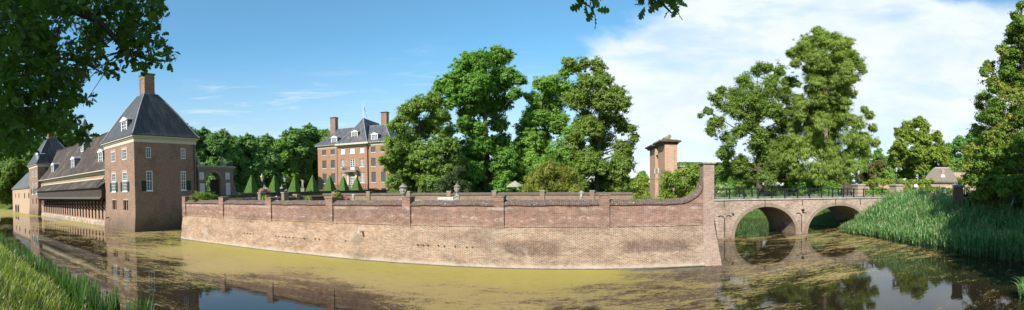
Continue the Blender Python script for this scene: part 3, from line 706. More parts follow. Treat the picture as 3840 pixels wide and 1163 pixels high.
# portal and balcony
h = colx(3); bx0, bx1 = FM.hit(u6(480), 640)[0], FM.hit(u6(672), 640)[0]; zb = FM.hit(1325, 640)[1]
g = MB(); g.box(bx0, bx1, -1.7, 0, zb-.45, zb-.1).box(bx0-.1, bx1+.1, -1.8, 0, zb-.1, zb+.08); bal = g.build('balcony', M['stone'], t)
g = MB()
for i in range(17):
    x = bx0+(bx1-bx0)*i/16; g.box(x-.03, x+.03, -1.72, -1.66, zb+.1, zb+1.15)
for i in range(5):
    for x in (bx0, bx1): g.box(x-.03, x+.03, -1.7+i*.4, -1.64+i*.4, zb+.1, zb+1.15)
g.box(bx0-.04, bx1+.04, -1.73, -1.65, zb+1.1, zb+1.18).box(bx0-.04, bx0+.04, -1.7, 0, zb+1.1, zb+1.18).box(bx1-.04, bx1+.04, -1.7, 0, zb+1.1, zb+1.18)
g.build('balcony_railing', M['iron'], bal)
for x in (h[0]-.95, h[1]+.3):
    g = MB(); g.rings([(x, x+.65, -.5, 0, 4.6), (x, x+.65, -.5, 0, zb-1.6), (x, x+.65, -1.3, 0, zb-.75), (x, x+.65, -1.3, 0, zb-.45)]); g.build('portal_pilaster', M['cream'], t)
MB().box(h[0]-.3, h[0]-.02, -.12, 0, 5.0, zb-.5).box(h[1]+.02, h[1]+.3, -.12, 0, 5.0, zb-.5).box(h[0]-.02, h[1]+.02, -.1, -.02, h_ := 5.6+3.02, 5.6+3.2).build('door_surround', M['cream'], t)
# terrace in front of the manor
t2 = frthing(FM, 'manor_terrace', 'low brick forecourt terrace with black railing in front of the manor house', 'terrace')
tx1 = FM.hit(1321, 700)[0]+9
MB().box(-1.5, tx1, -7, -.05, 3.0, 5.0).build('wall', M['darkbrick'], t2)
g = MB()
for i in range(33): 
    x = -1.4+(tx1+1.3)*i/32; g.box(x-.06, x+.06, -6.95, -6.83, 5, 6.15)
g.box(-1.5, tx1, -6.93, -6.85, 6.1, 6.2).box(-1.5, tx1, -6.93, -6.85, 5.55, 5.62); g.build('railing', M['iron'], t2)
# iron garden gate at the manor corner
x0 = FM.hit(1449, 700, -9)[0]
t2 = thing('garden_gate', 'small iron gate with scrolled top between brick piers at the right corner of the manor', 'gate', FM.w(x0, -9, 3.2), -R(5.9))
for nm in (0, 2.0): MB().box(nm, nm+.6, 0, .6, 0, 2.4).box(nm-.08, nm+.68, -.08, .68, 2.4, 2.55).build('pier', M['manor'], t2)
g = MB()
for i in range(9): x = .7+i*.15; g.tube([(x, .3, .1), (x, .3, 2.2+.7*math.sin(math.pi*i/8))], .03, 4)
g.tube([(.6+1.4*i/10, .3, 2.3+.8*math.sin(math.pi*i/10)) for i in range(11)], .04, 5).tube([(1.3, .3, 3.0), (1.3, .3, 3.5)], .05, 5).tube([(.6, .3, 1.1), (2.0, .3, 1.1)], .04, 4)
g.build('iron_leaf', M['iron'], t2)
# ================================================================== MOAT WALL
FQ = Fr(10.73, 24.717, 0.)
t = frthing(FQ, 'moat_wall', 'long battered red brick moat wall with tiled coping, across the centre of the view', 'wall')
XL, XR, YT = -37.3, 7.0, .45
def sec(poly, xa, xb, g): return g.prism(poly, lambda a, b: (xa, a, b), lambda a, b: (xb, a, b))
g = MB()
n = 40
for i in range(n):                                     # battered foot, very slightly uneven
    xa, xb = XL+(XR-XL)*i/n, XL+(XR-XL)*(i+1)/n
    def w_(x): return .03*math.sin(x*.7)+.02*math.sin(x*1.9)
    prof = [(-.28, -1.5), (0, 0), (.22, 1.25), (YT, 2.5)]
    for (ya, za), (yb, zb) in zip(prof[:-1], prof[1:]):
        g.quad((xa, ya-w_(xa)*(zb < 2), za), (xb, ya-w_(xb)*(zb < 2), za), (xb, yb-w_(xb)*(zb < 2), zb), (xa, yb-w_(xa)*(zb < 2), zb))
g.quad((XL, -.28, -1.5), (XL, YT, 2.5), (XL, 1.05, 2.5), (XL, 1.05, -1.5))
g.box(XL, XR, YT, 1.05, 2.5, 3.9)
swp = [FQ.hit(x, y, YT) for x, y in ((2500, 764.5), (2530, 763.5), (2556, 761), (2572, 757.5), (2585, 752.5), (2598, 746), (2609.5, 738), (2618, 730.5), (2626, 721), (2631, 713), (2635, 700), (2637, 684))]
swp[0] = (swp[0][0], 3.87)
for (xa, za), (xb, zb) in zip(swp[:-1], swp[1:]):
    g.add([(xa, YT, 3.86), (xb, YT, 3.86), (xb, YT, zb+.02), (xa, YT, za+.02), (xa, 1.05, 3.86), (xb, 1.05, 3.86), (xb, 1.05, zb+.02), (xa, 1.05, za+.02)], [(0, 1, 2, 3), (7, 6, 5, 4), (3, 2, 6, 7)])
wall_o = g.build('wall', M['moat'], t)
MB().box(XL+.0, XR, YT-.035, YT+.01, 2.5, 2.63).build('string_course', M['moat'], t)
pier_x = [(-31.03, -30.39), (-24.79, -24.13), (-18.45, -17.86), (-12.15, -11.57), (-5.9, -5.28), (.55, 1.17)]
pts = [XL+.62]+[q for p in pier_x for q in p]+[swp[0][0]]
csec = [(.36, 3.83), (.36, 3.9), (.5, 4.02), (.74, 4.17), (.98, 4.02), (1.14, 3.9), (1.14, 3.83)]
for i in range(0, len(pts)-1, 2):
    xa, xb = pts[i], pts[i+1]; g = MB(); m_ = max(2, int((xb-xa)/.45)); last = i == len(pts)-2
    for k in range(m_):
        a, b = xa+(xb-xa)*k/m_, xa+(xb-xa)*(k+1)/m_; dz = lambda x: .018*math.sin(x*2.3)+.012*math.sin(x*5.1)
        for (y0, z0), (y1, z1) in zip(csec[:-1], csec[1:]):
            g.quad((a, y0, z0+dz(a)), (b, y0, z0+dz(b)), (b, y1, z1+dz(b)), (a, y1, z1+dz(a)))
        g.quad((a, .36, 3.83+dz(a)), (a, 1.14, 3.83+dz(a)), (b, 1.14, 3.83+dz(b)), (b, .36, 3.83+dz(b)))
    if not last or True: g.quad(*[(xa, y, z) for y, z in csec]); g.quad(*[(xb, y, z) for y, z in csec[::-1]])
    if last:                                            # the coping sweeps up to the tall end pier
        cs = [(y, z-3.83) for y, z in csec]; ring = []
        for q in range(len(swp)):
            p0, p1 = swp[max(0, q-1)], swp[min(len(swp)-1, q+1)]; tx, tz = p1[0]-p0[0], p1[1]-p0[1]; ln = math.hypot(tx, tz); nx, nz = -tz/ln, tx/ln
            ring.append([(swp[q][0]+nx*h, y, swp[q][1]-.03+nz*h) for y, h in cs])
        for r0, r1 in zip(ring[:-1], ring[1:]):
            for k in range(len(cs)): k2 = (k+1) % len(cs); g.quad(r0[k], r1[k], r1[k2], r0[k2])
    g.build('coping', M['coping'], t)
capz = 4.2
for i, (a, b) in enumerate([(XL, XL+.6)]+pier_x):
    zt = [FQ.hit(x, y, .3)[1] for x, y in ((690, 739), (831, 741), (1008, 743), (1236, 743), (1524, 741), (1871, 739), (2266, 733))][i]
    g = MB().box(a, b, YT-.1, 1.16, 2.63, zt); g.rings([(a, b, YT-.02, 1.1, 2.3), (a, b, YT-.1, 1.16, 2.63)], cap=False)
    p = g.build('pier', M['moat'], t)
    MB().rings([(a-.02, b+.02, YT-.12, 1.18, zt-.02), (a-.035, b+.035, YT-.135, 1.195, zt), (a-.035, b+.035, YT-.135, 1.195, zt+.05), (a+.1, b-.1, YT+.1, 1.0, zt+.08)]).build('pier_cap', M['capst'], p)
zt = FQ.hit(2652, 616, .4)[1]
g = MB(); g.rings([(XR-.04, 8.32, -.3, 1.4, -1.5), (XR-.02, 8.08, -.04, 1.35, 0), (XR, 7.72, YT-.06, 1.25, 2.5), (XR, 7.7, YT-.08, 1.25, zt)])
p = g.build('end_pier', brick('end_pier_brick', (.15, .09, .068), (.33, .21, .155), (.4, .33, .27), .25, .45), t)
MB().rings([(XR-.05, 7.75, YT-.14, 1.3, zt), (XR-.1, 7.8, YT-.19, 1.35, zt+.05), (XR-.1, 7.8, YT-.19, 1.35, zt+.13)]).build('pier_cap', M['stone'], p)
a, b = FQ.loc((17.5, 34.3, 0)), (7.4, 1.2)
g = MB(); d_ = Vector((a[0]-b[0], a[1]-b[1], 0)); nn = Vector((d_.y, -d_.x, 0)).normalized()*.28
q = [Vector((b[0], b[1], 0))+nn, Vector((a[0], a[1], 0))+nn, Vector((a[0], a[1], 0))-nn, Vector((b[0], b[1], 0))-nn]
g.add([(v.x, v.y, -1.5) for v in q]+[(v.x, v.y, 3.9) for v in q], [(0, 1, 5, 4), (1, 2, 6, 5), (2, 3, 7, 6), (3, 0, 4, 7), (4, 5, 6, 7)]); g.build('return_wall', M['moat'], t)
g = MB(); g.box(XL, XL+.55, 1.05, 9.2, -1.5, 3.9); g.build('return_wall', M['brick'], t)
sx, sz = FQ.hit(1358, 867, .3)
MB().tube([(sx, .4, sz), (sx-.02, -.05, sz-.02), (sx-.02, -.12, sz-.04)], .075, 10).build('drain_spout', M['marble'], t)
for u, v in ((38, 57), (65, 60), (92, 62), (118, 64), (315, 82), (343, 86), (375, 88), (402, 91), (434, 94), (466, 97), (561, 103), (662, 108), (696, 110), (928, 125), (1560, 160), (1608, 161), (1652, 163), (1745, 168), (1795, 170), (1890, 175), (1992, 180), (2042, 182)):
    yb = .2; x, z = FQ.hit(900+u/2.342, 850+v/2.342, yb)
    MB().box(x-.04, x+.04, yb-.06, yb+.1, z-.03, z+.03).build('iron_cramp', M['redwood'], t)

# ---- second garden wall, parallel behind
F2 = Fr(10.73, 52., 0.)
t = frthing(F2, 'garden_wall', 'second brick wall with tiled coping and piers, running behind the front moat wall', 'wall')
def zt2(x): return 4.2-.0045*(x)
xs = list(np.linspace(-38.9, 5.2, 40)); cv = [(5.2, 0), (5.7, .06), (6.2, .22), (6.6, .48), (6.9, .8)]
g = MB(); gc = MB()
prof = [(x, zt2(x)) for x in xs]+[(x, zt2(5.2)+d) for x, d in cv[1:]]
for (xa, za), (xb, zb) in zip(prof[:-1], prof[1:]):
    g.add([(xa, 0, 2.7), (xb, 0, 2.7), (xb, 0, zb-.3), (xa, 0, za-.3), (xa, .5, 2.7), (xb, .5, 2.7), (xb, .5, zb-.3), (xa, .5, za-.3)], [(0, 1, 2, 3), (7, 6, 5, 4)])
    c0 = [(-.1, -.34), (-.1, -.27), (.25, 0), (.6, -.27), (.6, -.34)]
    for (y0, d0), (y1, d1) in zip(c0[:-1], c0[1:]): gc.quad((xa, y0, za+d0), (xb, y0, zb+d0), (xb, y1, zb+d1), (xa, y1, za+d1))
    gc.quad((xa, -.1, za-.34), (xa, .6, za-.34), (xb, .6, zb-.34), (xb, -.1, zb-.34))
g.build('wall', M['brick'], t); gc.build('coping', M['coping'], t)
for px in (1252, 1382, 1532.5, 1684, 1854, 2034, 2220.5):
    x = F2.hit(px, 722)[0]; zt = zt2(x)+.14
    p = MB().box(x-.28, x+.28, -.16, .66, 2.7, zt).build('pier', M['brick'], t)
    MB().box(x-.33, x+.33, -.2, .7, zt, zt+.09).build('pier_cap', M['stone'], p)
# side wall with dark coping, running towards the gateway
t = frthing(FQ, 'garden_wall', 'low dark side wall with coping, running back from the shrub at the left end of the moat wall', 'wall')
MB().box(-39.2, -38.75, 8.0, 27.2, 2.7, 3.85).build('wall', M['darkbrick'], t)  # brick darkened to hold the shade of this face
MB().prism([(-39.3, 3.83), (-38.65, 3.83), (-38.65, 3.92), (-38.97, 4.16), (-39.3, 3.92)], lambda a, b: (a, 8.0, b), lambda a, b: (a, 27.2, b)).build('coping', M['coping'], t)
for y in (14.5, 20.8):
    p = MB().box(-39.35, -38.6, y, y+.7, 2.7, 4.3).build('pier', M['brick'], t)
    MB().box(-39.42, -38.53, y-.06, y+.76, 4.3, 4.4).build('pier_cap', M['stone'], p)
# raised terrace retaining wall below the clipped yews
t = frthing(FQ, 'terrace_wall', 'long dark shaded retaining wall below the clipped yew pyramids', 'wall')
MB().box(-46.2, -45.8, 17, 63, 2.6, 4.55).build('wall', M['darkbrick'], t)  # shade of this face put into the dark brick colour
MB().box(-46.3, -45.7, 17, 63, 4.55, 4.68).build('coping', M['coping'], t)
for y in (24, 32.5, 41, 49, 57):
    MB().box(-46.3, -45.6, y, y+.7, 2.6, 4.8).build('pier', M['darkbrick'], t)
# two big planted piers on the path
for px0, px1, px2, py, d, nm in ((967, 985, 1004, 722, 50, 'brick garden pier carrying pink flowers, lit on its left face'), (1055, 1072, 1085, 721, 47, 'taller pale brick garden pier between two yew pyramids, bare on top')):
    P = at(px0, py, d); w = (px1-px0)*d/F/.8; z1 = P[2]
    t = thing('brick_pier', nm, 'pier', (P[0], P[1], 2.7), -R(30), 'brick piers on the garden path')
    MB().box(0, w, 0, w*.9, 0, z1-2.7-.1).build('shaft', M['brick'], t)
    MB().box(-.06, w+.06, -.06, w*.9+.06, z1-2.7-.1, z1-2.7).build('cap', M['stone'], t)
# railing between gateway and first pier
a, b = at(868, 728, 53), at(962, 730, 51)
t = thing('iron_railing', 'low black iron railing in front of the shaded gateway', 'railing', (a[0], a[1], 2.9), math.atan2(b[1]-a[1], b[0]-a[0]))
L = math.hypot(b[0]-a[0], b[1]-a[1]); z1 = at(900, 727, 52)[2]-2.9
g = MB()
for q in (.5, 1.0): g.bar((0, 0, z1*q-.03), (L, 0, z1*q-.03), .05)
g.build('rail', M['iron'], t)
for i in range(5): MB().lathe([(.05, 0), (.05, z1), (.08, z1+.06), (.02, z1+.14)], (L*i/4, 0, 0), 8).build('post', M['iron'], t)

# ---- urns
def urn(px, ytop, d, sc, label):
    P = at(px, ytop, d); H = 1.42*sc
    t = thing('stone_urn', label, 'urn', (P[0], P[1], P[2]-H), 0, 'lidded stone urns')
    pr = [(.2, .1), (.2, .16), (.1, .24), (.09, .34), (.17, .42), (.25, .5), (.27, .56), (.25, .6), (.285, .64), (.3, .72), (.315, .9), (.33, 1.0), (.36, 1.03)]
    MB().lathe([(r*sc, z*sc) for r, z in pr], n=20).build('bowl', M['stone'], t, True)
    MB().lathe([(r*sc, z*sc) for r, z in [(.41, 1.03), (.42, 1.06), (.36, 1.1), (.24, 1.2), (.13, 1.29), (.08, 1.3), (.07, 1.34), (.12, 1.37), (.12, 1.41), (.03, 1.42)]], n=20).build('lid', plain('mossy_lid', (.2, .17, .15), .9, .4, 9.), t, True)
    MB().box(-.22*sc, .22*sc, -.22*sc, .22*sc, 0, .1*sc).build('foot', M['stone'], t)
    g = MB()                                           # carved relief of figures round the bowl
    for k in range(9):
        a = 2*math.pi*k/9; c = (.3*sc*math.cos(a), .3*sc*math.sin(a))
        g.lathe([(.01, .68*sc), (.05*sc, .72*sc), (.045*sc, .82*sc), (.02*sc, .86*sc), (.035*sc, .9*sc), (.01, .94*sc)], (c[0], c[1], 0), 6)
    g.build('relief', M['stone'], t)
    zb = P[2]-H
    MB().rings([(-.35*sc, .35*sc, -.35*sc, .35*sc, 2.7-zb), (-.3*sc, .3*sc, -.3*sc, .3*sc, 2.95-zb), (-.28*sc, .28*sc, -.28*sc, .28*sc, -.1), (-.34*sc, .34*sc, -.34*sc, .34*sc, -.08), (-.34*sc, .34*sc, -.34*sc, .34*sc, -.002)]).build('pedestal', M['stone'], t)
urn(1513, 686.5, 31, .86, 'larger lidded stone urn behind a moat wall pier, left of the white bench')
urn(1714, 688, 40, .84, 'slimmer lidded stone urn right of the white bench')
# ---- white benches
def bench(px, ytop, d, w, label, rz):
    P = at(px, ytop, d)
    t = thing('garden_bench', label, 'bench', (P[0], P[1], P[2]-.95), rz, 'white garden benches')
    g = MB(); g.box(-w/2, w/2, .22, .27, .88, .95).box(-w/2, w/2, .22, .27, .5, .55)
    k = int(w/.12)
    for i in range(k+1): x = -w/2+.03+(w-.06)*i/k; g.box(x-.025, x+.025, .23, .26, .55, .88)
    g.build('backrest', M['white'], t)
    g = MB(); [g.box(-w/2, w/2, -.25+.12*i, -.16+.12*i, .42, .45) for i in range(4)]; g.build('seat', M['white'], t)
    for sx in (-w/2, w/2-.06):
        for sy in (-.25, .2): MB().box(sx, sx+.06, sy, sy+.06, -.6, .45 if sy > 0 else .65).build('leg', M['white'], t)
        MB().box(sx, sx+.06, -.26, .24, .64, .68).build('armrest', M['white'], t)
bench(1669, 741, 37, 1.35, 'white slatted garden bench with upright bars seen beside the slimmer urn', .1)
bench(1580, 750.5, 37, 1.35, 'low lying white bench whose top rail alone shows between the two urns', -.02)

# ---- statues
def figure(name, label, P, rz, h, ped, arm=False, group=None):
    """standing draped stone figure, one skinned body of height h on a pedestal"""
    t = thing(name, label, 'statue', P, rz, group)
    s = h/1.7
    J = [((0, 0, .92), .16), ((0, -.01, 1.15), .14), ((0, 0, 1.36), .15), ((0, 0, 1.48), .06), ((0, -.02, 1.6), .1), ((.19, 0, 1.38), .07), ((.27, .03, 1.12), .055), ((.2, -.12, .95), .045),
         ((-.19, 0, 1.38), .07), (((-.36, -.05, 1.3) if not arm else (-.38, -.03, 1.5)), .055), (((-.3, -.25, 1.2) if not arm else (-.12, -.1, 1.66)), .045),
         ((.1, 0, .85), .12), ((.11, -.03, .5), .1), ((.1, 0, .06), .08), ((-.09, 0, .85), .12), ((-.12, -.06, .5), .09), ((-.1, .02, .06), .08), ((.02, .04, .5), .12), ((.0, .05, .08), .11)]
    E = [(0, 1), (1, 2), (2, 3), (3, 4), (2, 5), (5, 6), (6, 7), (2, 8), (8, 9), (9, 10), (0, 11), (11, 12), (12, 13), (0, 14), (14, 15), (15, 16), (0, 17), (17, 18)]
    me = bpy.data.meshes.new('figure'); me.from_pydata([tuple(q*s for q in j[0]) for j in J], E, [])
    o = bpy.data.objects.new('figure', me); COL.objects.link(o); o.parent = t
    o.modifiers.new('k', 'SKIN')
    for i, j in enumerate(J): me.skin_vertices[0].data[i].radius = (j[1]*s, j[1]*s)
    me.skin_vertices[0].data[0].use_root = True
    o.modifiers.new('s', 'SUBSURF').render_levels = 1
    me.materials.append(M['stone'])
    b = .28*s+.05
    MB().rings([(-b*1.2, b*1.2, -b*1.2, b*1.2, -ped), (-b, b, -b, b, -ped+.2), (-b, b, -b, b, -.12), (-b*1.15, b*1.15, -b*1.15, b*1.15, -.1), (-b*1.15, b*1.15, -b*1.15, b*1.15, .02)]).build('pedestal', M['stone'], t)
def fig(px, ytop, d, h, gz, label, rz, arm=False):
    P = at(px, ytop, d); figure('garden_statue', label, (P[0], P[1], P[2]-h), rz, h, P[2]-h-gz, arm, 'stone statues in the garden')
fig(1135, 672, 82, 1.75, 4.4, 'tall stone statue with raised arm on a brick coloured pedestal among the yew pyramids', .3, True)
fig(1037, 731, 41, .95, 2.7, 'small child statue peeping over the moat wall left of the taller pale brick pier', .2)
fig(1325.6, 722, 35.6, 1.0, 2.7, 'small stone statue standing before the second garden wall, below the manor portal', -.3)
fig(2180, 710, 30.3, 1.05, 2.7, 'stone child statue seen from behind, in front of the yellow green yew', 2.8)

# ---- lamps
def lamp(P, h, label, group, sc=1., tripod=False, mat='iron'):
    t = thing('street_lamp', label, 'lamp', P, .4, group)
    hb = h-.95*sc
    MB().lathe([(.1*sc, 0), (.1*sc, .12), (.05*sc, .2), (.035*sc, hb*.55), (.06*sc, hb*.56), (.06*sc, hb*.6), (.03*sc, hb*.62), (.03*sc, hb-.1), (.09*sc, hb-.04), (.05*sc, hb)], n=8).build('post', M['iron'], t)
    if tripod:
        g = MB()
        for k in range(4):
            a = k*math.pi/2+.5
            g.tube([(.36*math.cos(a), .36*math.sin(a), 0), (.22*math.cos(a), .22*math.sin(a), .35), (.14*math.cos(a), .14*math.sin(a), .8), (.03*math.cos(a), .03*math.sin(a), 1.25)], .025, 5)
        g.build('scroll_stay', M['iron'], t)
    l = MB().lathe([(.1*sc, hb), (.2*sc, hb+.55*sc)], n=6).build('lantern', M['lglass'], t)
    g = MB()
    for k in range(6):
        a = 2*math.pi*k/6; g.tube([(.102*sc*math.cos(a), .102*sc*math.sin(a), hb), (.205*sc*math.cos(a), .205*sc*math.sin(a), hb+.56*sc)], .018*sc, 4)
    g.build('lantern_frame', M['iron'], l)
    MB().lathe([(.26*sc, hb+.56*sc), (.22*sc, hb+.62*sc), (.1*sc, hb+.75*sc), (.1*sc, hb+.82*sc), (.04*sc, hb+.86*sc), (.05*sc, hb+.92*sc), (.01, hb+.96*sc)], n=8).build('lantern_crown', M[mat], l)
P = at(983, 650, 56); lamp((P[0], P[1], 2.8), P[2]-2.8, 'ornate lamp with gilded crown between the first and second yew pyramids', 'ornate garden lamps', 1.15, mat='gold')
P = at(1068, 653, 58); lamp((P[0], P[1], 2.8), P[2]-2.8, 'ornate lamp with dark crown behind the bare pale brick pier', 'ornate garden lamps', 1.15)
P = at(992, 687, 78); lamp((P[0], P[1], 4.4), P[2]-4.4, 'small pale lantern post half hidden behind the pink flowers', 'ornate garden lamps', .9)
P = at(1057, 690, 50)
t = thing('lantern_post', 'squat grey pointed lantern standing on the path left of the bare brick pier', 'lantern', (P[0], P[1], 2.8), 0)
h = P[2]-2.8
MB().lathe([(.16, 0), (.16, h-.62), (.2, h-.6)], n=8).build('post', M['iron'], t); MB().lathe([(.26, h-.55), (.2, h-.42), (.04, h-.3), (.05, h-.2), (.01, h)], n=10).build('roof', M['lead'], t); MB().lathe([(.14, h-.6), (.14, h-.55)], n=8).build('lantern', M['lglass'], t)

# ================================================================== FOLLY GATE (entrance between bridge and garden)
FY = Fr(98.1, 8.38, -43.7); LY = 7.15
t = frthing(FY, 'brick_gateway', 'tall sunlit brick entrance gateway with dark cornice and two stone lions, left of the bridge', 'gateway')
xf, xn = FY.hit(2457, 650)[0], FY.hit(2468.5, 650)[0]
ZT = FY.hit(2491, 542)[1]; zsp = FY.hit(2462, 632)[1]; zcr = FY.hit(2462, 577, .1)[1]
g = MB(); g.box(0, xf, 0, 1.15, 2.5, ZT).box(xn, LY, 0, 1.15, 2.5, ZT)
n = 14; c_, r_ = (xf+xn)/2, (xn-xf)/2
for i in range(n):
    a0, a1 = math.pi*(1-i/n), math.pi*(1-(i+1)/n)
    xa, xb = c_+r_*math.cos(a0), c_+r_*math.cos(a1); za, zb = zsp+(zcr-zsp)*math.sin(a0), zsp+(zcr-zsp)*math.sin(a1)
    g.add([(xa, .25, za), (xb, .25, zb), (xb, .25, ZT), (xa, .25, ZT), (xa, .95, za), (xb, .95, zb), (xb, .95, ZT), (xa, .95, ZT)], [(0, 1, 2, 3), (7, 6, 5, 4), (1, 0, 4, 5), (2, 6, 7, 3)])
g.box(LY, LY+.1, .28, .88, 2.5, ZT-.3)
g.build('wall', M['gateb'], t)
for x in (xf-.25, xn+.02): MB().box(x, x+.25, -.06, 1.2, zsp-.5, zsp).build('impost', M['marble'], t)
for xa, xb in ((0, xf), (xn, LY)):
    MB().rings([(xa-.05, xb+.05, -.2, 1.2, ZT), (xa-.12, xb+.12, -.3, 1.3, ZT+.16), (xa-.3, xb+.3, -.48, 1.48, ZT+.22), (xa-.3, xb+.3, -.48, 1.48, ZT+.34), (xa, xb, -.1, 1.1, ZT+.44)]).build('cornice', M['darkbrick'], t)
MB().rings([(xf+.3, xn-.3, .15, 1.05, ZT), (xf+.3, xn-.3, .0, 1.2, ZT+.2), (xf+.3, xn-.3, .0, 1.2, ZT+.42)]).build('cornice', M['darkbrick'], t)
for x, nm in (((xn+LY)/2, 'lichened stone lion on the near pillar of the sunlit entrance gateway'), (xf/2, 'lichened stone lion on the far pillar of the sunlit entrance gateway')):
    lion('stone_lion', nm, FY.w(x, .5, ZT+.56), R(68), .66, 'stone lions on the entrance gateway', True)
P = at(2572, 621, 45)
t = thing('brick_pillar', 'plain brick gate pillar just showing behind the wisteria right of the sunlit gateway', 'pillar', (P[0], P[1], 2.6), -R(8))
MB().box(-.55, .55, 0, 1.1, 0, P[2]-2.75).build('shaft', M['gateb'], t); MB().box(-.65, .65, -.1, 1.2, P[2]-2.75, P[2]-2.6).build('cap', M['stone'], t)

# ================================================================== BRIDGE
FB = Fr(6.17, 35.75, 0.)
M['pillar'] = brick('pillar_brick', (.19, .125, .085), (.38, .27, .19), (.44, .36, .28), .25, .4)
t = frthing(FB, 'arch_bridge', 'old pale brick bridge with wide arches over the moat', 'bridge')
BX0, BX1, BD, BZ = 12.6, 41.5, 5.6, 3.58
AR = [((16.24+23.1)/2, (23.1-16.24)/2, 2.92), ((24.57+32.75)/2, (32.75-24.57)/2, 2.84)]
def intr(x):
    for c, a, zc in AR:
        if abs(x-c) < a: return zc*math.sqrt(max(0, 1-((x-c)/a)**2))**.92
    return None
xs = [BX0]
for c, a, zc in AR: xs += [c-a*math.cos(math.pi*i/28) for i in range(29)]
xs += [BX1]; g = MB(); gs = MB()
for xa, xb in zip(xs[:-1], xs[1:]):
    m = intr((xa+xb)/2)
    za = -1.5 if m is None else (intr(xa) or 0); zb = -1.5 if m is None else (intr(xb) or 0)
    for y in (0, BD): g.quad((xa, y, za), (xb, y, zb), (xb, y, BZ), (xa, y, BZ))
    if m is not None: gs.quad((xa, 0, za), (xa, BD, za), (xb, BD, zb), (xb, 0, zb))
for c, a, zc in AR:
    for x in (c-a, c+a): gs.quad((x, 0, -1.5), (x, BD, -1.5), (x, BD, 0), (x, 0, 0))
for x in (BX0, BX1): g.quad((x, 0, -1.5), (x, BD, -1.5), (x, BD, BZ), (x, 0, BZ))
wall_b = g.build('spandrel_wall', M['bridge'], t, weld=True); gs.build('arch_soffit', M['bridge'], t)
for c, a, zc in AR:
    g = MB(); n = 34
    def ep(q, o): 
        z = zc*math.sin(q)**.92 if math.sin(q) > 1e-6 else 0
        return (c-a*math.cos(q)-o*math.cos(q)*1.0, z+o*math.sin(q))
    for i in range(n):
        q0, q1 = math.pi*i/n, math.pi*(i+1)/n
        pl = [ep(q0, .0), ep(q1, .0), ep(q1, .34), ep(q0, .34)]
        g.prism(pl, lambda p, q: (p, -.035, q), lambda p, q: (p, .02, q))
    g.build('arch_ring', brick('arch_ring_brick', (.22, .155, .11), (.4, .3, .22), (.2, .16, .13), .3, .4, msize=.02), t)
g = MB(); g.box(BX0, BX1, -.1, .35, BZ, BZ+.15).box(BX0, BX1, BD-.35, BD+.1, BZ, BZ+.15); g.build('edge_slab', M['stone'], t)
k = NT('bridge_road'); M['road'] = k.done(k.bsdf(k.mix(k.noise(k.coord(), 3, 6, .7), (.14, .125, .11), (.22, .2, .18)), .9))
MB().box(BX0, BX1, .35, BD-.35, BZ-.1, BZ+.146).build('deck', M['road'], t)
for y, nm in ((.14, 0), (BD-.14, 1)):
    xe = 36.6 if nm == 0 else 35.8
    g = MB(); g.box(14.0, xe, y-.03, y+.03, BZ+1.02, BZ+1.09).box(14.0, xe, y-.02, y+.02, BZ+.57, BZ+.62)
    rl = g.build('railing', M['iron'], t)
    for i in range(16):
        x = 14.25+1.52*i+.5*nm
        if x > xe: break
        p = MB().box(x-.05, x+.05, y-.05, y+.05, BZ+.15, BZ+1.14).box(x-.1, x+.1, y-.09, y+.09, BZ+.15, BZ+.2).box(x-.07, x+.07, y-.07, y+.07, BZ+.95, BZ+1.12)
        p.build('post', M['iron'], rl)
for px, ya, yb, w in ((2717, 809, 891, 24), (3005, 797.5, 871, 22)):
    x, z0 = FB.hit(px, yb); z1 = FB.hit(px, ya+9)[1]; a = w*44/F
    g = MB(); g.box(x-.03, x+.03, -.05, -.005, z0, z1)
    for s_ in (-1, 1): g.tube([(x, -.04, z1-.05), (x+s_*a*.3, -.04, z1+.18), (x+s_*a*.65, -.04, z1+.24), (x+s_*a, -.04, z1+.14)], .035, 5)
    g.build('wall_anchor', M['iron'], t)
for px, ya, yb in ((2715, 753, 776), (2868.5, 751, 776), (3009, 748, 771), (3133, 747, 770), (3226, 747, 768)):
    x, z0 = FB.hit(px, yb); z1 = FB.hit(px, ya)[1]
    MB().box(x-.03, x+.03, -.05, -.04+.035, z0, z1).build('wall_strap', M['iron'], t)
for px, py in ((2745, 795), (3008, 787)):
    x, z = FB.hit(px, py); MB().tube([(x, .1, z), (x, -.3, z-.02)], .11, 10).tube([(x, -.28, z-.02), (x, -.31, z-.02)], .075, 10).build('spout', M['stone'] if px < 2800 else M['iron'], t)
for px, y, nm, w in ((3361, .12, 'square brick pillar at the near right end of the bridge, lamp on top', 1.24), (3219.5, BD-.1, 'square brick pillar on the far side of the bridge, lamp on top', 1.15)):
    x = FB.hit(px, 700, y)[0]; z1 = 5.0
    t = thing('bridge_pillar', nm, 'pillar', FB.w(x, y, 3.3), -R(6.17), 'brick pillars ending the bridge')
    MB().box(-w/2, w/2, -w/2+.0, w/2, -.8, z1-3.3).build('shaft', M['pillar'], t)
    MB().rings([(-w/2-.04, w/2+.04, -w/2-.04, w/2+.04, z1-3.3), (-w/2-.1, w/2+.1, -w/2-.1, w/2+.1, z1-3.22), (-w/2-.1, w/2+.1, -w/2-.1, w/2+.1, z1-3.1), (-w/2+.1, w/2-.1, -w/2+.1, w/2-.1, z1-3.04)]).build('cap', M['stone'], t)
    P = FB.w(x, y, z1+.26); ht = at(px, 626 if px < 3300 else 615, math.hypot(P.x, P.y))[2]-P.z
    lamp(P, ht, 'tripod lamp on the far bridge pillar, before the olive shrub' if px < 3300 else 'tripod lamp on the near right bridge pillar, before the round tree', 'lamps on the bridge pillars', 1.05, True)

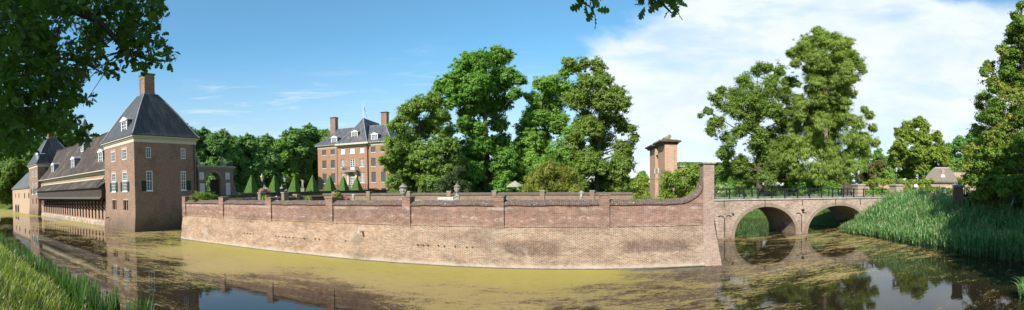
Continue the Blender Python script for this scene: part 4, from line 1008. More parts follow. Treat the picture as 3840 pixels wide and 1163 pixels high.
# ================================================================== RIGHT BANK BUILDINGS
P0 = at(3526, 703, 74); rz = -R(math.degrees(math.atan2(P0[0], P0[1])))-R(4)
t = thing('thatched_hut', 'small thatched hut with pale pink walls and a white chimney', 'hut', (P0[0], P0[1], 3.3), rz)
wd = 122*74/F/2; zr, ze = at(3526, 630, 77)[2]-3.3, at(3526, 681, 74)[2]-3.3
MB().box(-wd+.55, wd-.55, .5, 5.5, -.3, ze+.4).build('wall', M['wing'], t)
g = MB(); rr = [(-wd-.15+q*(wd-1.3), wd+.15-q*(wd-1.3), -.1+q*2.9, 6.1-q*2.9, ze+(zr-ze)*(q+.1*math.sin(math.pi*q))) for q in [i/8 for i in range(9)]]
g.rings([(-wd-.05, wd+.05, .0, 6., ze-.28)]+rr); rf = g.build('roof', M['thatch'], t)
MB().rings([(-1.35, 1.35, 2.5, 3.5, zr-.14), (-1.2, 1.2, 2.85, 3.15, zr+.14)]).build('ridge', plain('heather_ridge', (.3, .27, .23), .9, .3, 6.), rf)
cx = (3534-3526)*74/F; MB().box(cx-.27, cx+.27, 1.3, 1.9, ze+1.0, zr-.35).build('chimney', M['wing'], rf); MB().prism([(cx-.3, ze+.8), (cx+.42, ze+.8), (cx+.27, ze+1.25), (cx-.27, ze+1.25)], lambda a, b: (a, 1.05-.5*(ze+1.25-b)/.45, b), lambda a, b: (a, 1.3-.5*(ze+1.25-b)/.45, b)).build('chimney_flashing', M['white'], rf)
MB().box(-wd+1.4, -wd+2.4, .46, .5, 0, 1.9).build('door', M['green'], t)
def pxwall(name, label, x0, x1, ytop, d0, d1, th, mat, zb=3.0, cop=None):
    a, b = at(x0, ytop, d0), at(x1, ytop, d1); L = math.hypot(b[0]-a[0], b[1]-a[1])
    t = thing(name, label, 'wall', (a[0], a[1], zb), math.atan2(b[1]-a[1], b[0]-a[0]))
    MB().box(0, L, 0, th, 0, (a[2]+b[2])/2-zb).build('wall', M[mat], t)
    MB().box(-.05, L+.05, -.06, th+.06, (a[2]+b[2])/2-zb, (a[2]+b[2])/2-zb+.1).build('coping', M[cop or 'stone'], t)
pxwall('kitchen_garden_wall', 'brick garden wall with creeper along its top, between the bridge lamps and the hut', 3245, 3470, 692, 63, 70, .4, 'gateb')
pxwall('yard_wall', 'pale pink yard wall in front of the thatched hut', 3484, 3608, 694, 68, 70, .35, 'wing')
pxwall('kitchen_garden_wall', 'distant brick wall showing right of the thatched hut roof', 3560, 3660, 648, 100, 104, .4, 'wing')
pxwall('rubble_wall', 'short stretch of grey garden wall seen through the railing between shrubs', 2804, 2826, 695, 84, 85, .4, 'stone')
pxwall('brick_stub', 'low red brick stub darkened for shade behind the far bridge pillar', 3168, 3192, 690, 58, 59, .5, 'darkbrick', 3., 'darkbrick')  # dark brick colour carries the stub's shade
P = at(3594, 692, 38)
t = thing('gate_pillar', 'dark red brick gate pillar with domed cap rising from the reeds at the right', 'pillar', (P[0], P[1], 2.6), -R(60))
w = .84; h = P[2]-2.6
MB().box(-w/2, w/2, -w/2, w/2, 0, h-.28).box(-w/2-.05, -w/2+.2, -w/2-.05, w/2+.05, 0, h-.45).box(w/2-.2, w/2+.05, -w/2-.05, w/2+.05, 0, h-.45).build('shaft', brick('gate_pillar_brick', (.12, .056, .036), (.2, .1, .066), (.22, .17, .13), .3, .15), t)
MB().rings([(-w/2-.03, w/2+.03, -w/2-.03, w/2+.03, h-.28), (-w/2-.13, w/2+.13, -w/2-.13, w/2+.13, h-.2), (-w/2-.13, w/2+.13, -w/2-.13, w/2+.13, h-.1), (-w/2+.12, w/2-.12, -w/2+.12, w/2-.12, h)]).build('cap', M['lead'], t)
a, b = at(3615, 706, 38.3), at(3648, 722, 37)
t = thing('wooden_gate', 'dark wooden slatted gate closing beside the brick gate pillar in the reeds', 'gate', (a[0], a[1], 3.0), math.atan2(b[1]-a[1], b[0]-a[0]))
L = math.hypot(b[0]-a[0], b[1]-a[1])+1.3; h = a[2]-3.0
for i in range(9): MB().box(L*i/9, L*i/9+.13, 0, .04, .05, h-.08*i*.9).build('slat', M['blackwood'], t)
MB().box(0, L, .05, .1, .4, .52).box(0, L, .05, .1, h*.62, h*.62+.12).build('rail', M['blackwood'], t)
a, b = at(3757, 759, 35), at(3830, 761, 34)
t = thing('picket_fence', 'low dark picket fence in the shade under the big linden', 'fence', (a[0], a[1], 2.7), math.atan2(b[1]-a[1], b[0]-a[0]))
L = math.hypot(b[0]-a[0], b[1]-a[1]); h = a[2]-2.7
g = MB(); g.box(0, L, .03, .07, h*.35, h*.35+.08).box(0, L, .03, .07, h*.75, h*.75+.08); g.build('rail', M['blackwood'], t)
for i in range(15): x = L*i/14; MB().prism([(x-.04, 0), (x+.04, 0), (x+.04, h-.06), (x, h), (x-.04, h-.06)], lambda p, q: (p, 0, q), lambda p, q: (p, .03, q)).build('picket', M['blackwood'], t)
P = at(3434, 696, 57)
t = thing('signpost', 'small white oval sign on a post at the reed edge', 'sign', (P[0], P[1], 3.2), -R(55))
MB().tube([(0, 0, -.3), (0, 0, P[2]-3.3)], .03, 6).build('post', M['iron'], t); MB().lathe([(.02, -.02), (.24, -.015), (.24, .015), (.02, .02)], n=16, sx=1, sy=1.35).build('plate', M['white'], t).matrix_local = Matrix.Translation((0, -.05, P[2]-3.2-.1)) @ Matrix.Rotation(R(90), 4, 'X')
P = at(3544, 711, 56)
t = thing('marker_post', 'short pale blue marker post among the reeds before the hut wall', 'post', (P[0], P[1], 3.0), 0)
MB().box(-.13, .13, -.13, .13, 0, P[2]-3.15).build('post', M['white'], t); MB().rings([(-.15, .15, -.15, .15, P[2]-3.15), (-.08, .08, -.08, .08, P[2]-3.0)]).build('cap', plain('pale_blue_paint', (.3, .42, .6), .5, .1), t)
P = at(3812, 700, 33)
t = thing('leaning_pole', 'grey wooden pole leaning under the big linden at the far right', 'pole', (P[0], P[1], 2.9), 0)
q = at(3820, 690, 33); q2 = at(3793, 752, 33); MB().tube([(q2[0]-P[0], q2[1]-P[1], q2[2]-2.9-.4), (q[0]-P[0], q[1]-P[1], q[2]-2.9)], .07, 8).build('pole', M['lead'], t)
# garden parasol under the trees
P = at(1932, 678, 74)
t = thing('parasol', 'pale garden parasol half hidden under the trees left of the yellow green yew', 'parasol', (P[0], P[1], 2.8), .3)
h = P[2]-2.8
MB().tube([(0, 0, 0), (0, 0, h)], .04, 8).build('pole', M['blackwood'], t)
g = MB(); n = 8; r = 1.6
for k in range(n):
    a0, a1 = 2*math.pi*k/n, 2*math.pi*(k+1)/n; p0, p1 = (r*math.cos(a0), r*math.sin(a0)), (r*math.cos(a1), r*math.sin(a1))
    g.quad((0, 0, h), (*p0, h-.95), (*p1, h-.95)); g.quad((*p0, h-.95), (*p0, h-1.12), (*p1, h-1.12), (*p1, h-.95))
g.build('canopy', M['stone'], t)
# a moorhen by the bridge pier
P = gnd(3023, 898)
t = thing('moorhen', 'tiny dark moorhen swimming beside the middle bridge pier', 'bird', (P[0], P[1], .03), .5)
me = bpy.data.meshes.new('body'); J = [((-.16, 0, .08), .03), ((-.08, 0, .05), .075), ((.06, 0, .05), .08), ((.14, 0, .12), .035), ((.16, 0, .19), .04), ((.22, 0, .18), .012)]
me.from_pydata([j[0] for j in J], [(i, i+1) for i in range(5)], []); o = bpy.data.objects.new('body', me); COL.objects.link(o); o.parent = t
o.modifiers.new('k', 'SKIN'); [setattr(me.skin_vertices[0].data[i], 'radius', (j[1], j[1])) for i, j in enumerate(J)]; me.skin_vertices[0].data[1].use_root = True
o.modifiers.new('s', 'SUBSURF').render_levels = 1; me.materials.append(M['iron'])
# ================================================================== GROUND, WATER
def gp(s, p): c, n = math.cos(R(GA)), math.sin(R(GA)); return (s*c+p*n, -s*n+p*c)
POLY = [gp(-400, 4.5), gp(-60, 6.2), gp(-25, 6.3), gp(-15, 6.0), gp(-10.5, 4.4), gp(-4, 3.6), gp(5, 3.8), gp(12, 5), (17, 3.5), (30, -6), (70, -30), (75, -14), (40, 2), (29, 9.6), (28.5, 13.7), (29.3, 16.8), (30.2, 19.8), (31.2, 23.4), (32.2, 26.6), (32.6, 29.5), (33.6, 33), (36, 37), (35, 42.5), (37.5, 47), (38, 52), (33, 56.5), (12, 63), (2, 58), (6, 40), gp(6, 30.5), gp(-43, 31), gp(-43, 41), gp(-49, 41), gp(-49, 30), gp(-137, 30), gp(-139, 33), gp(-165, 30), gp(-172, 22), gp(-400, 18)]
def hgt(X, Y):
    X = np.atleast_1d(np.asarray(X, float)); Y = np.atleast_1d(np.asarray(Y, float))
    d = np.full(X.shape, 1e9); ins = np.zeros(X.shape, bool); n = len(POLY)
    for i in range(n):
        (x0, y0), (x1, y1) = POLY[i], POLY[(i+1) % n]
        vx, vy = x1-x0, y1-y0; L2 = vx*vx+vy*vy
        t = np.clip(((X-x0)*vx+(Y-y0)*vy)/L2, 0, 1)
        d = np.minimum(d, np.hypot(X-x0-t*vx, Y-y0-t*vy))
        cr = ((y0 > Y) != (y1 > Y)) & (X < (x1-x0)*(Y-y0)/(y1-y0+1e-12)+x0); ins ^= cr
    out = 3.25*(1-np.exp(-d*.26))
    out = np.where(d > 30, np.minimum(out, 3.2), out)
    return np.where(ins, -np.minimum(2.2, d*.8)-.02, out-.02)+np.where(ins, 0, .06*np.sin(X*1.3+Y*.7)*np.sin(Y*1.1)*np.clip(d, 0, 1))
def axis(lo, hi, st, far):
    a = np.arange(lo, hi+.01, st); g = st; left = []; x = lo
    while x > -far: g *= 1.35; x -= g; left.append(x)
    right = []; g = st; x = hi
    while x < far: g *= 1.35; x += g; right.append(x)
    return np.concatenate([left[::-1], a, right])
gx, gy = axis(-60, 62, 1., 3500), axis(-16, 68, 1., 3500)
GX, GY_ = np.meshgrid(gx, gy); V = np.stack([GX.ravel(), GY_.ravel(), hgt(GX.ravel(), GY_.ravel())], 1)
nx, ny = len(gx), len(gy); ii = (np.arange(ny-1)[:, None]*nx+np.arange(nx-1)[None]).ravel()
k = NT('meadow_ground'); o = k.coord(); n1 = k.noise(o, .12, 5); n2 = k.noise(o, 2.2, 6, .7)
col = k.mix(k.ramp(n1, .35, .65), (.045, .085, .018), (.11, .13, .035)); col = k.mix(k.ramp(n2, .45, .75, 0, .6), col, (.15, .14, .05))
M['meadow'] = k.done(k.bsdf(col, .95, k.bump(n2, .6, .1), .1))
go = npmesh('ground', V, np.stack([ii, ii+1, ii+nx+1, ii+nx], 1), M['meadow']); go['kind'] = 'structure'
for p in go.data.polygons: p.use_smooth = True
def slab(name, poly, z0, z1, mat):
    o = MB().prism(poly, lambda a, b: (a, b, z0), lambda a, b: (a, b, z1)).build(name, mat); o['kind'] = 'structure'; return o
q = FQ.w
gpoly = [q(-37.0, 1.0, 0), q(7.3, 1.0, 0), Vector((17.2, 34.1, 0)), Vector((17.0, 45, 0)), q(8, 34, 0), q(8, 62, 0), q(-45.9, 62, 0), q(-45.9, 9, 0)]
k = NT('garden_lawn'); o = k.coord(); M['lawn'] = k.done(k.bsdf(k.mix(k.noise(o, 1.2, 6, .7), (.04, .08, .015), (.10, .13, .03)), .95, None, .1))
slab('garden_lawn', [(v.x, v.y) for v in gpoly], -1.2, 2.75, M['lawn'])
tp = [q(-46, 9.5, 0), q(-46, 61, 0), q(9, 61, 0), q(20, 150, 0), q(-130, 150, 0), q(-130, 10.5, 0), q(-58.5, 10.5, 0)]
slab('terrace_lawn', [(v.x, v.y) for v in tp], -1.0, 4.4, M['lawn'])
# lane continuing from the bridge
a = [FB.w(x, y, 3.5) for x, y in ((41.3, .4), (41.3, 5.2), (52, 5.5), (64, 2), (90, -8), (90, -14), (64, -3), (52, .8))]
slab('lane', [(v.x, v.y) for v in a], 3.2, 3.55, M['road'])

# duckweed cover on the water: how much of the surface it takes, place by place
CTRL = [(100, 800, .8), (300, 835, .85), (50, 830, .2), (40, 870, .12), (200, 850, .6), (90, 850, .4), (150, 880, .4), (300, 880, 0.44), (500, 905, 0.46), (600, 880, 0.60), (620, 920, 0.58), (600, 1000, 0.46), (450, 1000, 0.42), (300, 960, 0.36), (200, 920, 0.30), (400, 1100, 0.46),
        (560, 1080, 0.38), (620, 1130, .3), (680, 1040, 0.50), (700, 930, .95), (1000, 970, 1), (800, 1000, .92), (760, 1060, .45), (780, 1100, .1), (900, 1110, 0), (1050, 1150, 0), (1000, 1055, 0.46), (1200, 1090, 0.32), (1300, 1135, 0.25), (1150, 1120, .15), (1500, 1050, 0.90), (1500, 1120, 0.62), (1400, 1030, 0.92), (1900, 1040, 1), (1900, 1130, 0.70), (1700, 1090, 0.74),
        (2200, 1030, 1), (2300, 1090, 0.54), (2200, 1150, 0.55), (2450, 1022, .45), (2600, 1018, .25), (2500, 1060, .55), (2650, 1070, 0.48), (2450, 1150, .45), (2720, 905, 0.45), (2800, 930, .2), (2850, 960, .3), (2900, 920, 0.32), (2950, 960, 0.36), (3000, 920, 0.36), (3100, 900, 0.50), (3200, 895, 0.50), (3300, 925, .5), (3000, 1000, 0.56), (2850, 1020, 0.52),
        (3100, 1030, 0.56), (2750, 1110, .5), (2900, 1120, .3), (3100, 1000, .42), (3200, 1010, .4), (3300, 960, .35), (3300, 1060, .05), (3400, 1010, .22), (3450, 1100, .08), (3200, 1130, .1), (3500, 1000, .25), (3700, 1030, .28), (3750, 1100, .3), (3600, 1100, .15), (3100, 1100, .25), (2800, 860, .2), (2850, 830, .25)]
cp = np.array([gnd(x, y)[:2] for x, y, _ in CTRL]); cv = np.array([c for *_, c in CTRL])
wx, wy = np.arange(-190, 82, .7), np.arange(-40, 70, .7)
WX, WY = np.meshgrid(wx, wy); P = np.stack([WX.ravel(), WY.ravel()], 1)
inside = np.zeros(len(P), bool)
num = np.zeros(len(P)); den = np.zeros(len(P)); rad = np.hypot(P[:, 0], P[:, 1])
for (x, y), c in zip(cp, cv):                           # inverse distance, tighter near the bank
    w = 1/(((P[:, 0]-x)**2+(P[:, 1]-y)**2)/(1+.02*(x*x+y*y))+.05)**2; num += w*c; den += w
weed = num/den
V = np.stack([P[:, 0], P[:, 1], np.zeros(len(P))], 1); nx, ny = len(wx), len(wy); ii = (np.arange(ny-1)[:, None]*nx+np.arange(nx-1)[None]).ravel()
k = NT('moat_water'); o = k.coord()
at_ = k.n('ShaderNodeAttribute'); at_.attribute_name = 'weed'
gd = k.map(o, (.55, 1.5, 1), rot=(0, 0, R(GA)))
n1 = k.noise(gd, .55, 8, .68, .6); n2 = k.noise(gd, 3.2, 6, .75); n3 = k.noise(gd, 11, 4, .8)
nn = k.math('ADD', k.math('MULTIPLY', n1, .33), k.math('ADD', k.math('MULTIPLY', n2, .33), k.math('MULTIPLY', n3, .34)))
th = k.math('SUBTRACT', .625, k.math('MULTIPLY', at_.outputs['Fac'], .245))
cov = k.ramp(k.math('SUBTRACT', nn, th), -.012, .03)
fr = k.sep(k.map(o, (1, 1, 1), rot=(0, 0, R(10.73))))
stn = k.noise(k.map(o, (.5, 4., 1), rot=(0, 0, R(GA))), 2.6, 7, .8, .4)
nn = k.math('SUBTRACT', nn, k.ramp(stn, .57, .68, 0, .17))
cov = k.math('MULTIPLY', k.ramp(k.math('SUBTRACT', nn, th), -.028, .03), k.math('MAXIMUM', k.math('ADD', .42, k.math('MULTIPLY', at_.outputs['Fac'], .46)), k.math('MULTIPLY', k.ramp(k.sep(o)[0], 6., 14.), .88)))
fx_ = k.sep(o); pp_ = k.math('ADD', k.math('MULTIPLY', fx_[0], math.sin(R(10.73))), k.math('MULTIPLY', fx_[1], math.cos(R(10.73)))); ss_ = k.math('SUBTRACT', k.math('MULTIPLY', fx_[0], math.cos(R(10.73))), k.math('MULTIPLY', fx_[1], math.sin(R(10.73))))
pq_ = k.math('ADD', pp_, k.math('MULTIPLY', k.math('SUBTRACT', n1, .5), 9.))
hue = k.math('MAXIMUM', k.math('MULTIPLY', k.ramp(pq_, 17.5, 23.5), k.math('MULTIPLY', k.ramp(ss_, -44, -38), k.ramp(ss_, 1, 6, 1, 0))), k.ramp(ss_, -62, -80, 0, .8))
wcol = k.mix(hue, (.33, .235, .09), (.31, .265, .045)); wcol = k.mix(k.ramp(n2, .45, .75, 0, .5), wcol, (.22, .15, .06))
wcol = k.mix(k.ramp(n3, .5, .75, 0, .5), wcol, (.20, .15, .045))
wcol = k.mix(k.ramp(stn, .4, .6, .45, 0), wcol, (.40, .32, .10))
weed_s = k.bsdf(wcol, .8, k.bump(n3, .5, .02), .25)
bp = k.bump(k.noise(k.map(o, (1, 2.6, 1), rot=(0, 0, R(GA))), 1.5, 3, .5), .035, .05)
w_s = k.bsdf((.018, .014, .008), .025, bp, .5)
k.t.nodes[-1].inputs['IOR'].default_value = 1.333
x = k.n('ShaderNodeMixShader'); k.set(x.inputs[0], cov); k.t.links.new(w_s, x.inputs[1]); k.t.links.new(weed_s, x.inputs[2]); M['water'] = k.done(x.outputs[0])
wo = npmesh('water', V, np.stack([ii, ii+1, ii+nx+1, ii+nx], 1), M['water']); wo['kind'] = 'structure'
a_ = wo.data.attributes.new('weed', 'FLOAT', 'POINT'); a_.data.foreach_set('value', weed.astype(np.float32))

# ================================================================== FOLIAGE
def unit(v): return v/np.maximum(1e-9, np.linalg.norm(v, axis=1))[:, None]
def quads(c, nrm, ln, wd, g, along=None):
    """rhombic leaves slightly folded along the rib"""
    n = len(c)
    t = g.normal(size=(n, 3)) if along is None else along+g.normal(size=(n, 3))*.25
    t = unit(t-(t*nrm).sum(1)[:, None]*nrm); b = np.cross(nrm, t)
    ln = ln*(.7+.6*g.random(n))[:, None]*.5; wd = wd*(.7+.6*g.random(n))[:, None]*.5
    V = np.empty((n, 4, 3)); V[:, 0] = c-t*ln; V[:, 2] = c+t*ln; V[:, 1] = c+b*wd+nrm*wd*.35-t*ln*.1; V[:, 3] = c-b*wd+nrm*wd*.35-t*ln*.1
    return V.reshape(-1, 3), np.arange(4*n).reshape(n, 4)
def crown(lobes, g, leaf, n_leaf=30, rcf=.13, rcl=(.28, .58), dens=1., flat=.7, mode='leaf', inner=.3, tintb=(.15, .85)):
    """lobes: list of (center xyz, R). Many small twigs of leaves, dense at each lobe's skin, thinning outwards and inwards."""
    Cs = []; Ns = []; Ts = []
    for c, r in lobes:
        rc = min(rcl[1], max(rcl[0]*.6, min(rcl[0], .45*r), rcf*r)); kk = max(5, int(2.7*dens*(r/rc)**2)); ki = int(kk*inner)
        sd_ = min(.42, max(.18, .55/max(r, .2)*rc/.45, .30 if mode == 'droop' else 0)); d = unit(g.normal(size=(kk+ki, 3))); rad = np.concatenate([r*np.clip(.84+sd_*g.normal(size=kk)+.16*np.maximum(0, g.normal(size=kk)-1.), .15, 1.75), r*.75*g.random(ki)**.6])
        ph = g.random(3)*6.28; lump = 1+.16*np.sin(d[:, 0]*4+ph[0])*np.sin(d[:, 1]*4+ph[1])+.1*np.sin(d[:, 2]*6+ph[2])
        cl = np.asarray(c)+d*(rad*lump)[:, None]*np.array([1, 1, .92]); m = max(3, int(n_leaf*.85))
        sh = rc*(.45+.5*g.random(kk+ki)); off = g.normal(size=(kk+ki, m, 3))*sh[:, None, None]*np.array([1, 1, flat]); tv = g.random(kk+ki); tl = g.random()
        pos = cl[:, None]+off; od = off/np.maximum(1e-6, np.linalg.norm(off, axis=2))[..., None]
        nr = od*.45+d[:, None]*.6+np.array([0, 0, .6])+g.normal(size=off.shape)*.4
        Cs.append(pos.reshape(-1, 3)); Ns.append(nr.reshape(-1, 3)); Ts.append((tintb[0]+(tintb[1]-tintb[0])*(.25*tl+.4*tv[:, None]+.35*g.random((kk+ki, m)))).ravel())
    C = np.concatenate(Cs); N = unit(np.concatenate(Ns)); T = np.concatenate(Ts)
    al = None
    if mode == 'droop': al = np.tile(np.array([[0, 0, -1.]]), (len(C), 1))*.7+unit(C-np.mean(C, 0))*.8
    if mode == 'spray': al = unit(C-np.mean(C, 0)-np.array([0, 0, -np.ptp(C[:, 2])*.45]))+np.array([0, 0, .35])
    V, Fq = quads(C, N, leaf[0]*.72, leaf[1]*.72, g, al)
    return V, Fq, T
def ragged(lob, g, k=5, tw=0):
    out = []
    for c, r in lob:
        c = np.asarray(c); out.append((c, r*.85)); q = unit(g.normal(size=(k, 3))*np.array([1, 1, .8]))
        for i in range(k): out.append((c+q[i]*r*(.6+.3*g.random()), r*(.3+.22*g.random())))
        q = unit(g.normal(size=(tw, 3))+np.array([0, 0, .25]))
        for i in range(tw): out.append((c+q[i]*r*(.95+.22*g.random()), r*(.1+.08*g.random())))
    return out
def trunk_mb(base, top, r0, r1, lobes, g, limbs=7):
    m = MB(); base, top = Vector(base), Vector(top); pts = []
    for i in range(7):
        f = i/6; p = base.lerp(top, f)+Vector((math.sin(f*5+base.x)*.25*f, math.cos(f*4+base.y)*.25*f, 0)); pts.append(p)
    m.tube(pts, [r0*1.35]+[r0+(r1-r0)*i/6 for i in range(1, 7)], 9)
    idx = g.permutation(len(lobes))[:limbs]
    for i in idx:
        c = Vector(lobes[i][0]); f = min(.95, max(.25, (c.z-base.z)/(top.z-base.z)*.72)); a = base.lerp(top, f)
        mid = a.lerp(c, .5)+Vector((0, 0, -.06*(c-a).length)); m.tube([a, mid, c], [r0*.26, r0*.16, r0*.05], 6)
        for _ in range(3):
            e = c+Vector(g.normal(size=3))*lobes[i][1]*.6; m.tube([c.lerp(mid, .3), e], [r0*.1, r0*.03], 5)
    return m
M['bark'] = plain('bark', (.09, .068, .05), .95, .4, 4.)
M['bark2'] = plain('pale_bark', (.2, .14, .1), .95, .35, 5.)
def ptree(name, label, cat, d, bx, gz, L, leaf, mat, seed, group=None, tr=None, tilt=0., bark='bark', conv=None, depth=.7, n_leaf=30, mirror=.45, **kw):
    """tree surveyed from the photo: crown lobes (px x, px y, px radius) at range d, spread round in depth"""
    g = np.random.default_rng(seed)
    if conv: L = [(conv[0]+x/conv[2], conv[1]+y/conv[2], r/conv[2]) for x, y, r in L]
    xs = np.array([l[0] for l in L]); xc = (xs.min()+xs.max())/2; hw = (np.ptp(xs)/2+np.mean([l[2] for l in L]))
    lob = []
    for x, y, r in L:
        rmax = math.sqrt(max(.04, 1-((x-xc)/hw)**2))*hw*d/F*depth
        off = (g.random()*2-1)*rmax; lob.append((at(x, y, d+off), r*(d+off)/F))
        if g.random() < mirror and rmax > 1.5: lob.append((at(x+g.normal()*r*.3, y+g.normal()*r*.2, d-np.sign(off)*rmax*(.4+.5*g.random())), r*d/F*.9))
    B = at(bx, 700, d); B[2] = gz
    t = thing(name, label, cat, tuple(B), 0, group)
    zt = max(c[2] for c, _ in lob)-1.0; ht = zt-gz
    lr = [(np.asarray(c)-B, r) for c, r in lob]
    if tr:
        tc = np.mean([c for c, _ in lr], 0)
        trunk_mb((0, 0, -.4), (tc[0]*.7, tc[1]*.5, ht*.86), tr, tr*.18, lr, g, kw.pop('limbs', 9)).build('trunk', M[bark], t)
    V, Fq, T = crown(ragged(lr, g, 3), g, leaf, n_leaf, **kw)
    npmesh('crown' if tr or cat == 'tree' else 'foliage', V, Fq, M[mat], t, T)
    return t
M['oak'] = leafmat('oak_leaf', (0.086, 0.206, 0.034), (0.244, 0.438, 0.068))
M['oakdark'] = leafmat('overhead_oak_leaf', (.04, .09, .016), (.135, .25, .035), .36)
M['chest'] = leafmat('chestnut_leaf', (0.11, 0.203, 0.037), (0.295, 0.406, 0.083))
M['mixed'] = leafmat('broad_leaf', (0.117, 0.243, 0.046), (0.323, 0.509, 0.092))
M['forest'] = leafmat('forest_leaf', (0.074, 0.174, 0.044), (0.21, 0.371, 0.087), .25)
M['ash'] = leafmat('ash_leaf', (.13, .21, .035), (.30, .39, .08))
M['tax'] = leafmat('swamp_cypress', (.155, .235, .04), (.34, .43, .09), .4)
M['yewg'] = leafmat('golden_yew', (.13, .16, .02), (.29, .31, .045), .2)
M['yewd'] = leafmat('dark_yew', (0.03, 0.06, 0.018), (0.08, 0.12, 0.03), .15)
M['lime'] = leafmat('lime_leaf', (0.117, 0.221, 0.039), (0.317, 0.428, 0.076), .4)
M['bract'] = leafmat('lime_bract', (.26, .31, .05), (.42, .43, .09), .35)
M['bright'] = leafmat('bright_leaf', (0.164, 0.252, 0.031), (0.341, 0.416, 0.064), .4)
M['olive'] = leafmat('olive_leaf', (0.11, 0.121, 0.033), (0.22, 0.209, 0.066), .3)
M['wist'] = leafmat('wisteria_leaf', (.12, .22, .025), (.34, .4, .06), .35)
M['pink'] = leafmat('pink_petals', (.5, .16, .2), (.7, .4, .42), .3)
M['whitefl'] = leafmat('cream_petals', (.38, .4, .24), (.6, .6, .42), .2)
M['clip'] = leafmat('clipped_yew', (.06, .15, .02), (.14, .26, .035), .2)

C6 = (2580, 60, 1.1816)
# --- central group
ptree('chestnut_tree', 'broad pale green chestnut tree beside the right edge of the manor', 'tree', 72, 1575, 3., [(1500, 470, 42), (1540, 420, 42), (1590, 390, 42), (1628, 372, 34), (1480, 545, 42), (1540, 520, 55), (1600, 480, 55), (1640, 440, 42), (1468, 610, 36), (1530, 610, 55), (1600, 580, 60), (1650, 540, 48), (1478, 680, 34), (1540, 690, 52), (1610, 680, 56), (1660, 630, 45), (1655, 700, 40), (1685, 490, 34), (1692, 550, 40), (1700, 610, 42), (1560, 560, 40), (1500, 590, 40)], (.42, .25), 'chest', 11, tr=.5, n_leaf=30)
ptree('oak_tree', 'tallest dark oak tree with a bare stretch of trunk, in the middle of the view', 'tree', 80, 1826, 3., [(1690, 310, 50), (1740, 262, 52), (1800, 232, 48), (1860, 222, 40), (1898, 208, 28), (1655, 312, 24), (1720, 352, 52), (1790, 322, 62), (1860, 300, 56), (1915, 285, 36), (1950, 302, 20), (1760, 402, 50), (1845, 395, 55), (1890, 385, 36), (1740, 560, 55), (1800, 545, 60), (1875, 540, 50), (1760, 640, 60), (1830, 650, 64), (1890, 640, 56), (1722, 680, 46), (1810, 708, 48), (1880, 708, 48), (1905, 585, 45), (1735, 455, 26), (1760, 470, 36), (1870, 460, 40), (1800, 480, 30), (1690, 390, 26), (1930, 350, 22)], (.46, .3), 'oak', 12, tr=.85, n_leaf=30, limbs=13)
ptree('oak_tree', 'open topped oak between the tallest oak and the right hand oak, above the golden yew', 'tree', 85, 2045, 3., [(1965, 485, 40), (2000, 432, 40), (1992, 366, 28), (2040, 315, 34), (2010, 540, 55), (2060, 470, 52), (2080, 392, 46), (2105, 335, 36), (2118, 275, 26), (1962, 590, 52), (2040, 620, 64), (1942, 680, 52), (2020, 700, 56), (2100, 560, 55), (2030, 390, 40), (2060, 340, 34), (1985, 440, 34), (1950, 540, 36), (2090, 450, 40), (2075, 300, 24), (2140, 500, 44), (2150, 600, 48), (2125, 655, 48), (1990, 610, 40)], (.44, .28), 'mixed', 13, tr=.6, n_leaf=26)
ptree('oak_tree', 'big bushy oak with an uneven right edge against white cloud, left of the sunlit gateway', 'tree', 80, 2235, 3., [(2150, 255, 28), (2188, 240, 24), (2240, 243, 32), (2262, 292, 34), (2210, 312, 46), (2160, 372, 46), (2240, 372, 54), (2308, 345, 34), (2338, 392, 28), (2290, 432, 52), (2340, 470, 30), (2376, 512, 16), (2365, 480, 14), (2200, 460, 58), (2260, 520, 62), (2330, 560, 42), (2352, 622, 30), (2150, 550, 55), (2210, 610, 64), (2290, 650, 58), (2160, 690, 52), (2240, 708, 48), (2320, 705, 44), (2352, 692, 28), (2170, 640, 55)], (.42, .27), 'ash', 14, tr=.6, n_leaf=30, limbs=12, tintb=(0, .75))
ptree('yew_tree', 'spreading yellow green yew bush behind the second wall', 'yew', 60, 2070, 2.75, [(1992, 690, 36), (2022, 658, 34), (2060, 634, 28), (2100, 645, 34), (2138, 672, 34), (2158, 705, 30), (2080, 690, 46), (2022, 715, 32), (1968, 718, 22), (2110, 715, 38), (2062, 616, 14), (2125, 640, 14)], (.42, .11), 'yewg', 15, n_leaf=46, mode='spray', flat=.9, tr=.25, tintb=(0, 1))
ptree('yew_tree', 'dark green yew bush between the two stone urns', 'yew', 62, 1695, 2.75, [(1652, 705, 30), (1690, 672, 30), (1722, 642, 20), (1730, 690, 36), (1680, 718, 28), (1742, 720, 26)], (.4, .11), 'yewd', 16, n_leaf=46, mode='spray', tr=.2)
ptree('undergrowth', 'dark shrub layer in the deep shade under the central oaks', 'shrubs', 88, 1900, 2.9, [(1600+i*42, 712+8*(i % 3), 34) for i in range(18)], (.5, .35), 'forest', 17, n_leaf=26)
